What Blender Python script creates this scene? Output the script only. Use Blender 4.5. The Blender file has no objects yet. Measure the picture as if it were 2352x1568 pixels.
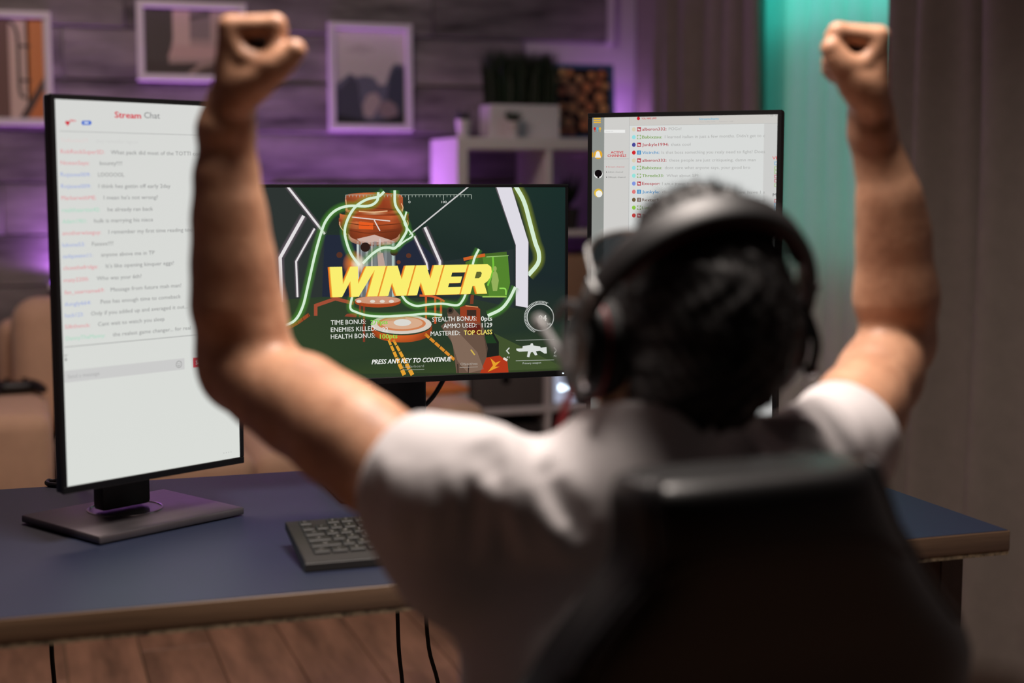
import bpy, bmesh, math, random
import numpy as np
from mathutils import Vector, Matrix
from mathutils.geometry import tessellate_polygon

scene = bpy.context.scene
COL = scene.collection
PI = math.pi
random.seed(7)
rng = np.random.default_rng(7)

# ------------------------------------------------------------------ camera
FPX = 3400.0                                   # focal length in pixels of a 2352 x 1568 frame
YAW = math.radians(18.5)
PITCH = math.atan2(784 - 420, FPX)
CAM = Vector((0, 0, 1.25))
FW = Vector((math.sin(YAW) * math.cos(PITCH), math.cos(YAW) * math.cos(PITCH), -math.sin(PITCH)))
RT = Vector((math.cos(YAW), -math.sin(YAW), 0))
UP = RT.cross(FW)
cd = bpy.data.cameras.new('camera')
cam = bpy.data.objects.new('camera', cd)
COL.objects.link(cam)
cam.matrix_world = Matrix(((RT.x, UP.x, -FW.x, CAM.x), (RT.y, UP.y, -FW.y, CAM.y), (RT.z, UP.z, -FW.z, CAM.z), (0, 0, 0, 1)))
cd.sensor_width = 36.0
cd.lens = FPX / 2352 * 36.0
cd.clip_start = 0.05
cd.dof.use_dof = True
cd.dof.focus_distance = 2.40
cd.dof.aperture_fstop = 2.0
cd.dof.aperture_blades = 9
scene.camera = cam

# ------------------------------------------------------------------ exposure, world, lights
vs = scene.view_settings
vs.view_transform = 'Standard'
vs.look = 'None'
vs.exposure = 0.0
vs.gamma = 1.0
vs.use_curve_mapping = False

world = bpy.data.worlds.new('night')
scene.world = world
world.use_nodes = True
world.node_tree.nodes['Background'].inputs[0].default_value = (0.8, 0.78, 0.8, 1)
world.node_tree.nodes['Background'].inputs[1].default_value = 0.004


def area_light(name, loc, target, sx, sy, power, color, spread=180):
    l = bpy.data.lights.new(name, 'AREA')
    l.shape = 'RECTANGLE'
    l.size, l.size_y = sx, sy
    l.energy = power
    l.color = color
    l.spread = math.radians(spread)
    o = bpy.data.objects.new(name, l)
    COL.objects.link(o)
    o.location = loc
    d = Vector(target) - Vector(loc)
    o.rotation_euler = d.to_track_quat('-Z', 'Y').to_euler()
    return o


area_light('overhead_lamp_light', (0.53, 1.43, 2.28), (0.50, 1.42, 1.0), 0.5, 0.5, 27, (1.0, 0.88, 0.80), 150)
area_light('background_fill', (0.2, 3.5, 2.5), (0.2, 4.2, 0.5), 0.8, 0.8, 21, (1.0, 0.80, 0.70), 180)  # added warm fill that lifts the back wall, sofa and floor; no visible lamp
area_light('led_strip_light', (0.85, 5.17, 0.935), (0.85, 5.12, 2.0), 1.5, 0.03, 17, (0.58, 0.20, 1.0), 170)
area_light('purple_wall_fill', (2.10, 5.19, 1.43), (2.14, 5.23, 2.4), 0.36, 0.02, 0.9, (0.62, 0.26, 1.0), 170)  # unseen source, added to brighten the plaster above the shelf in purple
area_light('window_led_light', (2.445, 3.93, 2.08), (2.0, 3.93, 2.08), 0.90, 0.70, 5.5, (0.05, 0.9, 0.74), 160)
area_light('sheer_teal_fill', (2.445, 3.93, 1.45), (2.0, 3.93, 1.45), 0.90, 0.90, 2.0, (0.12, 0.9, 0.74), 180)  # weaker second panel, added to carry the teal further down the sheer


# ------------------------------------------------------------------ frame helpers
def W(px, py, z):
    """point seen at photo pixel (px,py) at distance z along the view axis"""
    return CAM + z * (FW + RT * ((px - 1176) / FPX) + UP * ((784 - py) / FPX))


def on_plane(px, py, p0, n):
    d = W(px, py, 1) - CAM
    return CAM + d * ((Vector(p0) - CAM).dot(n) / d.dot(n))


# ------------------------------------------------------------------ materials
def lin(c):
    return tuple(((v / 255) / 12.92 if v / 255 <= 0.04045 else ((v / 255 + 0.055) / 1.055) ** 2.4) for v in c[:3])


def mat(name, rgb, rough=0.6, metal=0.0, var=0.0, scale=8.0, bump=0.0, bscale=60.0, stretch=(1, 1, 1), spec=0.5, sss=0.0,
        var2=None, sheen=0.0, coat=0.0):
    m = bpy.data.materials.new(name)
    m.use_nodes = True
    nt = m.node_tree
    b = nt.nodes['Principled BSDF']
    c = lin(rgb)
    b.inputs['Base Color'].default_value = (*c, 1)
    b.inputs['Roughness'].default_value = rough
    b.inputs['Metallic'].default_value = metal
    b.inputs['Specular IOR Level'].default_value = spec
    if sheen:
        b.inputs['Sheen Weight'].default_value = sheen
    if coat:
        b.inputs['Coat Weight'].default_value = coat
    if sss:
        b.inputs['Subsurface Weight'].default_value = sss
        b.inputs['Subsurface Radius'].default_value = (0.012, 0.004, 0.002)
        b.inputs['Subsurface Scale'].default_value = 0.5
    if var or bump:
        tc = nt.nodes.new('ShaderNodeTexCoord')
        mp = nt.nodes.new('ShaderNodeMapping')
        mp.inputs['Scale'].default_value = stretch
        nt.links.new(tc.outputs['Object'], mp.inputs['Vector'])
    if var:
        n = nt.nodes.new('ShaderNodeTexNoise')
        n.inputs['Scale'].default_value = scale
        n.inputs['Detail'].default_value = 5
        n.inputs['Roughness'].default_value = 0.65
        nt.links.new(mp.outputs[0], n.inputs['Vector'])
        r = nt.nodes.new('ShaderNodeValToRGB')
        r.color_ramp.elements[0].position = 0.30
        r.color_ramp.elements[1].position = 0.72
        lo = lin(var2) if var2 else tuple(v * (1 - var) for v in c)
        hi = tuple(min(1, v * (1 + var * 0.8)) for v in c)
        r.color_ramp.elements[0].color = (*lo, 1)
        r.color_ramp.elements[1].color = (*hi, 1)
        nt.links.new(n.outputs[0], r.inputs[0])
        nt.links.new(r.outputs[0], b.inputs['Base Color'])
    if bump:
        n2 = nt.nodes.new('ShaderNodeTexNoise')
        n2.inputs['Scale'].default_value = bscale
        n2.inputs['Detail'].default_value = 4
        nt.links.new(mp.outputs[0], n2.inputs['Vector'])
        bp = nt.nodes.new('ShaderNodeBump')
        bp.inputs['Strength'].default_value = bump
        bp.inputs['Distance'].default_value = 0.004
        nt.links.new(n2.outputs[0], bp.inputs['Height'])
        nt.links.new(bp.outputs[0], b.inputs['Normal'])
    return m


def emit(name, rgb, strength):
    m = bpy.data.materials.new(name)
    m.use_nodes = True
    nt = m.node_tree
    nt.nodes.remove(nt.nodes['Principled BSDF'])
    e = nt.nodes.new('ShaderNodeEmission')
    e.inputs[0].default_value = (*lin(rgb), 1)
    e.inputs[1].default_value = strength
    nt.links.new(e.outputs[0], nt.nodes['Material Output'].inputs[0])
    return m


def plank_mat(name, rgb, rgb2, scale, stretch, rough, vary):
    """wood with grain along one axis and a tone of its own for every plank object"""
    m = mat(name, rgb, rough, 0, 0.35, scale, 0.25, scale * 3, stretch, 0.35, var2=rgb2)
    nt = m.node_tree
    b = nt.nodes['Principled BSDF']
    oi = nt.nodes.new('ShaderNodeObjectInfo')
    mp = [n for n in nt.nodes if n.type == 'MAPPING'][0]
    mul = nt.nodes.new('ShaderNodeVectorMath')
    mul.operation = 'SCALE'
    mul.inputs[0].default_value = (17, 31, 23)
    nt.links.new(oi.outputs['Random'], mul.inputs['Scale'])
    nt.links.new(mul.outputs[0], mp.inputs['Location'])
    src = b.inputs['Base Color'].links[0].from_socket
    hsv = nt.nodes.new('ShaderNodeHueSaturation')
    mr = nt.nodes.new('ShaderNodeMapRange')
    mr.inputs['To Min'].default_value = 1 - vary
    mr.inputs['To Max'].default_value = 1 + vary
    nt.links.new(oi.outputs['Random'], mr.inputs['Value'])
    nt.links.new(mr.outputs[0], hsv.inputs['Value'])
    nt.links.new(src, hsv.inputs['Color'])
    nt.links.new(hsv.outputs[0], b.inputs['Base Color'])
    return m


def print_mat(name, emission):
    """flat print: colour from the mesh, either ink on paper or a lit display"""
    m = bpy.data.materials.new(name)
    m.use_nodes = True
    nt = m.node_tree
    out = nt.nodes['Material Output']
    a = nt.nodes.new('ShaderNodeAttribute')
    a.attribute_name = 'ink'
    if emission:
        nt.nodes.remove(nt.nodes['Principled BSDF'])
        e = nt.nodes.new('ShaderNodeEmission')
        nt.links.new(a.outputs['Color'], e.inputs[0])
        e.inputs[1].default_value = emission
        t = nt.nodes.new('ShaderNodeBsdfTransparent')
        mx = nt.nodes.new('ShaderNodeMixShader')
        nt.links.new(a.outputs['Alpha'], mx.inputs[0])
        nt.links.new(t.outputs[0], mx.inputs[1])
        nt.links.new(e.outputs[0], mx.inputs[2])
        nt.links.new(mx.outputs[0], out.inputs[0])
    else:
        b = nt.nodes['Principled BSDF']
        b.inputs['Roughness'].default_value = 0.6
        nt.links.new(a.outputs['Color'], b.inputs['Base Color'])
    return m


M = {}
M['plank'] = plank_mat('grey_weathered_wood', (136, 128, 128), (56, 50, 52), 3.2, (0.6, 1, 3.2), 0.75, 0.16)
M['floor'] = plank_mat('brown_laminate', (152, 114, 92), (108, 82, 66), 3.0, (4, 0.6, 1), 0.45, 0.10)
M['plaster'] = mat('white_plaster', (205, 198, 200), 0.85, var=0.06, bump=0.1)
M['ceiling'] = mat('ceiling_paint', (150, 145, 142), 0.9, var=0.05)
M['trim'] = mat('white_trim_paint', (215, 208, 212), 0.6, var=0.04)
M['white_lam'] = mat('white_laminate', (214, 205, 205), 0.45, var=0.05)
M['white_frame'] = mat('white_frame_paint', (220, 213, 216), 0.5, var=0.04)
M['blue_frame'] = mat('blue_frame_paint', (78, 114, 158), 0.5, var=0.1)
M['desk_top'] = mat('dark_blue_laminate', (35, 42, 64), 0.5, var=0.08, scale=4, bump=0.05, bscale=300)
M['desk_edge'] = mat('walnut_edge_band', (112, 88, 68), 0.36, var=0.3, scale=6, stretch=(0.6, 4, 22))
M['chipboard'] = mat('raw_chipboard', (150, 132, 105), 0.9, var=0.6, scale=90, var2=(45, 36, 28))
M['dark_leg'] = mat('dark_brown_panel', (70, 56, 50), 0.55, var=0.2, scale=6, stretch=(4, 4, 0.5))
M['black_plastic'] = mat('black_plastic', (16, 16, 17), 0.42, var=0.1)
M['bezel'] = mat('black_bezel', (13, 13, 15), 0.35, var=0.1)
M['gunmetal'] = mat('brushed_gunmetal', (112, 106, 110), 0.38, 0.75, var=0.12, scale=30, stretch=(1, 20, 1))
M['chrome'] = mat('polished_metal', (190, 190, 195), 0.18, 1.0)
M['silver'] = mat('silver_plastic', (112, 113, 113), 0.42, 0.2, var=0.05)
M['key'] = mat('keycap_plastic', (26, 25, 24), 0.5, var=0.1)
M['kb_body'] = mat('keyboard_plastic', (40, 38, 36), 0.45, var=0.08)
M['leather'] = mat('black_leather', (5, 5, 6), 0.42, var=0.2, bump=0.08, bscale=240, spec=0.55)
M['seam'] = mat('leather_piping', (26, 24, 26), 0.4, spec=0.6)
M['skin'] = mat('skin', (208, 158, 126), 0.5, var=0.16, scale=22, bump=0.15, bscale=160, sss=0.06, var2=(168, 118, 90))
M['hair'] = mat('dark_brown_hair', (17, 13, 12), 0.55, var=0.4, scale=60, spec=0.4)
M['shirt'] = mat('white_cotton', (208, 202, 202), 0.85, var=0.04, bump=0.05, bscale=500, sheen=0.1)
M['denim'] = mat('dark_denim', (38, 42, 56), 0.85, var=0.2, scale=40)
M['shoe'] = mat('white_shoe', (190, 186, 182), 0.6, var=0.06)
M['eye'] = mat('eye_white', (225, 220, 215), 0.2)
M['brow'] = mat('eyebrow', (28, 20, 16), 0.8)
M['lip'] = mat('lip', (170, 100, 88), 0.5)
M['hp'] = mat('headset_plastic', (20, 19, 20), 0.5, var=0.1, spec=0.55)
M['hp_pad'] = mat('headset_padding', (14, 12, 12), 0.8, bump=0.2, bscale=300)
M['hp_red'] = mat('red_rubber', (128, 20, 28), 0.5, var=0.1)
M['sofa'] = mat('beige_upholstery', (198, 160, 132), 0.9, var=0.08, scale=12, bump=0.25, bscale=400, sheen=0.2)
M['orange'] = mat('orange_cloth', (216, 128, 66), 0.9, var=0.1)
M['drape'] = mat('brown_drape_cloth', (130, 121, 113), 0.9, var=0.08, scale=20, bump=0.15, bscale=300)
M['leaf'] = mat('dark_green_leaf', (34, 50, 30), 0.55, var=0.4, scale=40)
M['grass'] = mat('grass_blade', (30, 44, 22), 0.55, var=0.45, scale=14, stretch=(1, 1, 0.3))
M['soil'] = mat('soil', (40, 30, 24), 0.95, var=0.3)
M['pot'] = mat('white_ceramic', (216, 206, 208), 0.35, var=0.04)
M['grey_box'] = mat('grey_fabric', (92, 84, 82), 0.9, var=0.12, bump=0.2, bscale=300)
M['dark_box'] = mat('charcoal_fabric', (48, 42, 42), 0.9, var=0.12, bump=0.2, bscale=300)
M['tan'] = mat('tan_card', (150, 116, 92), 0.8, var=0.1)
M['cable'] = mat('black_rubber', (9, 9, 9), 0.5)
M['lens'] = mat('dark_glass_lens', (70, 78, 82), 0.05, spec=0.8)
_b = M['lens'].node_tree.nodes['Principled BSDF']
_b.inputs['Transmission Weight'].default_value = 0.85
_b.inputs['IOR'].default_value = 1.2
M['ink'] = print_mat('printed_paper', 0)
M['display'] = print_mat('lit_display', 1.0)
M['led_purple'] = emit('purple_led', (170, 90, 255), 3.0)
M['led_white'] = emit('white_led', (215, 238, 255), 5.0)
M['led_soft'] = emit('white_led_panel', (215, 222, 250), 0.55)
M['legend'] = mat('key_legend_print', (190, 188, 185), 0.6)
M['steel_dark'] = mat('dark_steel', (40, 40, 42), 0.4, 0.8)

# translucent sheer for the window curtain
m = mat('sheer_curtain_cloth', (228, 226, 218), 0.9, var=0.05, scale=20)
nt = m.node_tree
b = nt.nodes['Principled BSDF']
tl = nt.nodes.new('ShaderNodeBsdfTranslucent')
tl.inputs[0].default_value = (0.62, 0.64, 0.62, 1)
mx = nt.nodes.new('ShaderNodeMixShader')
mx.inputs[0].default_value = 0.42
nt.links.new(b.outputs[0], mx.inputs[1])
nt.links.new(tl.outputs[0], mx.inputs[2])
nt.links.new(mx.outputs[0], nt.nodes['Material Output'].inputs[0])
M['sheer'] = m


# ------------------------------------------------------------------ object helpers
def link(o, parent=None):
    COL.objects.link(o)
    if parent is not None:
        o.parent = parent
    return o


def tag(o, label=None, cat=None, group=None, kind=None):
    if label:
        o['label'] = label
    if cat:
        o['category'] = cat
    if group:
        o['group'] = group
    if kind:
        o['kind'] = kind
    return o


def thing(name, label, cat, loc=(0, 0, 0), rotz=0.0, group=None):
    o = bpy.data.objects.new(name, None)
    o.empty_display_size = 0.05
    o.location = loc
    o.rotation_euler = (0, 0, rotz)
    link(o)
    return tag(o, label, cat, group)


def mesh_np(name, v, f, material, parent=None, smooth=True):
    me = bpy.data.meshes.new(name)
    me.from_pydata([tuple(map(float, p)) for p in v], [], [tuple(map(int, q)) for q in f])
    if material:
        me.materials.append(material)
    if smooth:
        me.polygons.foreach_set('use_smooth', [True] * len(me.polygons))
    me.update()
    return link(bpy.data.objects.new(name, me), parent)


def bm_obj(name, bm, material, parent=None, smooth=False, recalc=True):
    if recalc:
        bmesh.ops.recalc_face_normals(bm, faces=bm.faces)
    me = bpy.data.meshes.new(name)
    bm.to_mesh(me)
    bm.free()
    if material:
        me.materials.append(material)
    if smooth:
        me.polygons.foreach_set('use_smooth', [True] * len(me.polygons))
        try:
            me.set_sharp_from_angle(angle=math.radians(38))
        except Exception:
            pass
    return link(bpy.data.objects.new(name, me), parent)


def box_bm(bm, c, s, bevel=0.0, rot=None, seg=2):
    r = bmesh.ops.create_cube(bm, size=1.0)
    vs_ = r['verts']
    mtx = Matrix.Diagonal((s[0], s[1], s[2], 1))
    bmesh.ops.transform(bm, matrix=mtx, verts=vs_)
    if bevel > 0:
        es = list({e for v in vs_ for e in v.link_edges})
        rb = bmesh.ops.bevel(bm, geom=es, offset=bevel, segments=seg, profile=0.5, affect='EDGES', clamp_overlap=True)
        vs_ = list({v for v in rb['verts']} | {v for v in vs_ if v.is_valid})
        vs_ = list({v for f in rb['faces'] for v in f.verts} | {v for v in vs_ if v.is_valid})
    m_ = Matrix.Translation(Vector(c))
    if rot is not None:
        m_ = m_ @ rot.to_4x4()
    bmesh.ops.transform(bm, matrix=m_, verts=[v for v in vs_ if v.is_valid])


def box(name, c, s, material, parent=None, bevel=0.0, rot=None, seg=2):
    bm = bmesh.new()
    box_bm(bm, c, s, bevel, rot, seg)
    return bm_obj(name, bm, material, parent, smooth=bevel > 0)


def frame_of(d):
    d = Vector(d).normalized()
    a = Vector((0, 0, 1)) if abs(d.z) < 0.9 else Vector((1, 0, 0))
    x = d.cross(a).normalized()
    return x, x.cross(d).normalized()


def catmull(P, n=6):
    P = [Vector(p) for p in P]
    if len(P) < 3:
        return P
    Q = [P[0] * 2 - P[1]] + P + [P[-1] * 2 - P[-2]]
    out = []
    for i in range(1, len(Q) - 2):
        p0, p1, p2, p3 = Q[i - 1:i + 3]
        for k in range(n):
            t = k / n
            out.append(0.5 * ((2 * p1) + (p2 - p0) * t + (2 * p0 - 5 * p1 + 4 * p2 - p3) * t * t + (3 * p1 - p0 - 3 * p2 + p3) * t ** 3))
    out.append(P[-1])
    return out


def tube_bm(bm, pts, r, n=10, flat=1.0, side=None):
    """tube along pts; r number or list; flat squashes along the second axis"""
    pts = [Vector(p) for p in pts]
    rings = []
    px = None
    for i, p in enumerate(pts):
        d = (pts[min(i + 1, len(pts) - 1)] - pts[max(i - 1, 0)]).normalized()
        if px is None:
            if side is not None:
                px = (Vector(side) - d * d.dot(Vector(side))).normalized()
            else:
                px = frame_of(d)[0]
        else:
            px = (px - d * px.dot(d)).normalized()
        py = d.cross(px)
        rr = r[i] if isinstance(r, (list, tuple)) else r
        rings.append([bm.verts.new(p + px * (rr * math.cos(2 * PI * k / n)) + py * (rr * flat * math.sin(2 * PI * k / n))) for k in range(n)])
    for a, b_ in zip(rings[:-1], rings[1:]):
        for k in range(n):
            bm.faces.new((a[k], a[(k + 1) % n], b_[(k + 1) % n], b_[k]))
    bm.faces.new(rings[0][::-1])
    bm.faces.new(rings[-1])


def tube(name, pts, r, material, parent=None, n=10, smooth_path=True, flat=1.0, side=None):
    bm = bmesh.new()
    tube_bm(bm, catmull(pts) if smooth_path and not isinstance(r, (list, tuple)) else pts, r, n, flat, side)
    return bm_obj(name, bm, material, parent, smooth=True)


def lathe_bm(bm, prof, c=(0, 0, 0), n=24, mtx=None):
    rings = []
    for (r, z) in prof:
        ring = []
        for k in range(n):
            a = 2 * PI * k / n
            p = Vector((r * math.cos(a), r * math.sin(a), z))
            p = (mtx @ p) if mtx is not None else p
            ring.append(bm.verts.new(p + Vector(c)))
        rings.append(ring)
    for a, b_ in zip(rings[:-1], rings[1:]):
        for k in range(n):
            bm.faces.new((a[k], a[(k + 1) % n], b_[(k + 1) % n], b_[k]))
    bm.faces.new(rings[0][::-1])
    bm.faces.new(rings[-1])


def lathe(name, prof, material, parent=None, c=(0, 0, 0), n=24, mtx=None):
    bm = bmesh.new()
    lathe_bm(bm, prof, c, n, mtx)
    return bm_obj(name, bm, material, parent, smooth=True)


# ------------------------------------------------------------------ flat print (screens, posters)
_txt = {}


def text_geo(s, bold=0.0, shear=0.0):
    key = (s, bold, shear)
    if key not in _txt:
        cu = bpy.data.curves.new('lettering', 'FONT')
        cu.body = s
        cu.size = 1.0
        cu.shear = shear
        cu.resolution_u = 2
        cu.fill_mode = 'FRONT'
        o = bpy.data.objects.new('lettering', cu)
        me = o.to_mesh()
        v = [(p.co.x, p.co.y) for p in me.vertices]
        f = [tuple(p.vertices) for p in me.polygons]
        if bold and v:                                  # heavier strokes: the letter laid down again a hair to each side
            n0, f0, v0 = len(v), list(f), list(v)
            for i, (dx, dy) in enumerate(((-1, 0), (1, 0), (0, -.6), (0, .6))):
                v += [(x + dx * bold, y + dy * bold) for x, y in v0]
                f += [tuple(q + n0 * (i + 1) for q in t) for t in f0]
        o.to_mesh_clear()
        bpy.data.objects.remove(o)
        bpy.data.curves.remove(cu)
        _txt[key] = (v, f)
    return _txt[key]


class Print:
    """flat shapes on a plane, given by photo pixels; layers are a tenth of a millimetre apart"""
    STEP = 0.0001

    def __init__(self, o, ux, uy, px0=None):
        self.o, self.ux, self.uy = Vector(o), Vector(ux), Vector(uy)
        self.n = self.ux.cross(self.uy).normalized()
        self.v, self.f, self.c = [], [], []

    def loc(self, px, py):
        p = on_plane(px, py, self.o, self.n) - self.o
        return (p.dot(self.ux), p.dot(self.uy))

    def add(self, pts, faces, cols, L):
        b0 = len(self.v)
        for (a, b_) in pts:
            self.v.append(self.o + self.ux * a + self.uy * b_ + self.n * (L * self.STEP + 0.0002))
        self.f += [tuple(i + b0 for i in q) for q in faces]
        self.c += cols

    def col(self, c):
        return (*lin(c), c[3] if len(c) > 3 else 1.0)

    def lpoly(self, pts, c, L):
        tri = tessellate_polygon([[Vector((a, b_, 0)) for a, b_ in pts]])
        ci = [self.col(q) for q in c] if isinstance(c, list) else [self.col(c)] * len(pts)
        self.add(pts, tri, ci, L)

    def poly(self, P, c, L):
        self.lpoly([self.loc(*p) for p in P], c, L)

    def lstroke(self, P, w, c, L, glow=None, gw=3.0):
        n = len(P)
        P = [Vector((a, b_)) for a, b_ in P]
        ws = w if isinstance(w, list) else [w] * n
        offs = [-0.5, 0.5] if glow is None else [-0.5 * gw, -0.62, 0.62, 0.5 * gw]
        pts, faces, cols = [], [], []
        for i, p in enumerate(P):
            d1 = (p - P[i - 1]).normalized() if i > 0 else None
            d2 = (P[i + 1] - p).normalized() if i < n - 1 else None
            if d1 is None or d2 is None:
                d = d1 or d2
                k = 1.0
            else:
                d = (d1 + d2)
                d = d.normalized() if d.length > 1e-6 else d1
                k = 1 / max(0.5, d.dot(d1))
            nn = Vector((-d.y, d.x))
            for j, q in enumerate(offs):
                pts.append(tuple(p + nn * (q * ws[i] * k)))
                if glow is None:
                    cols.append(self.col(c))
                else:
                    cols.append((*lin(glow), 0.0) if j in (0, 3) else (*lin(glow), 0.48))
        m_ = len(offs)
        for i in range(n - 1):
            for j in range(m_ - 1):
                faces.append((i * m_ + j, (i + 1) * m_ + j, (i + 1) * m_ + j + 1, i * m_ + j + 1))
        self.add(pts, faces, cols, L)
        if glow is not None:
            self.lstroke(P, w, c, L + 1)

    def stroke(self, P, wpx, c, L, smooth=True, glow=None, gw=3.0):
        a = self.loc(*P[0])
        b_ = self.loc(P[0][0] + 10, P[0][1])
        s = math.hypot(b_[0] - a[0], b_[1] - a[1]) / 10
        Q = [self.loc(*p) for p in P]
        if smooth:
            Q = [(q.x, q.y) for q in catmull([Vector((x, y, 0)) for x, y in Q], 5)]
        self.lstroke(Q, wpx * s, c, L, glow, gw)

    def lellipse(self, cx, cy, rx, ry, c, L, n=28):
        self.lpoly([(cx + rx * math.cos(2 * PI * k / n), cy + ry * math.sin(2 * PI * k / n)) for k in range(n)], c, L)

    def ellipse(self, x, y, rx, ry, c, L, n=28):
        self.poly([(x + rx * math.cos(2 * PI * k / n), y + ry * math.sin(2 * PI * k / n)) for k in range(n)], c, L)

    def drum(self, x0, x1, y0, y1, c0, c1, cols, L, n=24):
        """round band seen from the side: bowed top and bottom edge, shaded across its width"""
        pts, cc, fs = [], [], []
        for i in range(n + 1):
            u = -1 + 2 * i / n
            b_ = math.sqrt(max(0, 1 - u * u))
            q = (u + 1) / 2 * (len(cols) - 1)
            k = min(int(q), len(cols) - 2)
            col = tuple(s_ + (e_ - s_) * (q - k) for s_, e_ in zip(cols[k], cols[k + 1]))
            x = (x0 + x1) / 2 + u * (x1 - x0) / 2
            pts += [self.loc(x, y0 + c0 * b_), self.loc(x, y1 + c1 * b_)]
            cc += [self.col(col), self.col(tuple(v_ * .8 for v_ in col))]
            if i:
                fs.append((2 * i - 2, 2 * i - 1, 2 * i + 1, 2 * i))
        self.add(pts, fs, cc, L)

    def halo(self, x, y, rx, ry, c, al, L, n=24):
        """soft round light on the display"""
        cx, cy = self.loc(x, y)
        a, b_ = self.loc(x + rx, y)[0] - cx, self.loc(x, y - ry)[1] - cy
        pts = [(cx, cy)] + [(cx + a * math.cos(2 * PI * k / n), cy + b_ * math.sin(2 * PI * k / n)) for k in range(n)]
        self.add(pts, [(0, 1 + k, 1 + (k + 1) % n) for k in range(n)], [(*lin(c), al)] + [(*lin(c), 0.0)] * n, L)

    def rect(self, x0, y0, x1, y1, c, L):
        self.poly([(x0, y0), (x1, y0), (x1, y1), (x0, y1)], c, L)

    def ltext(self, a, b_, s, h, c, L, bold=0.0, shear=0.0, width=None, align='l'):
        """h = cap height in metres, (a,b_) the start of the baseline"""
        v, f = text_geo(s, bold, shear)
        if not v:
            return
        x0 = min(p[0] for p in v)
        x1 = max(p[0] for p in v)
        k = h / 0.70
        kx = (width / (x1 - x0)) if width else k
        off = 0 if align == 'l' else (-(x1 - x0) * kx if align == 'r' else -(x1 - x0) * kx / 2)
        self.add([(a + off + (p[0] - x0) * kx, b_ + p[1] * k) for p in v], f, [self.col(c)] * len(v), L)

    def text(self, px, py, s, hpx, c, L, bold=0.0, shear=0.0, end=None, align='l'):
        a, b_ = self.loc(px, py)
        h = abs(self.loc(px, py - hpx)[1] - b_)
        w = abs(self.loc(end, py)[0] - a) if end else None
        self.ltext(a, b_, s, h, c, L, bold, shear, w, align)

    def build(self, name, material, parent, inv=None):
        me = bpy.data.meshes.new(name)
        vv = [(inv @ p) if inv is not None else p for p in self.v]
        me.from_pydata([tuple(p) for p in vv], [], self.f)
        at = me.color_attributes.new('ink', 'FLOAT_COLOR', 'POINT')
        at.data.foreach_set('color', [x for q in self.c for x in q])
        me.materials.append(material)
        me.update()
        return link(bpy.data.objects.new(name, me), parent)


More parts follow.
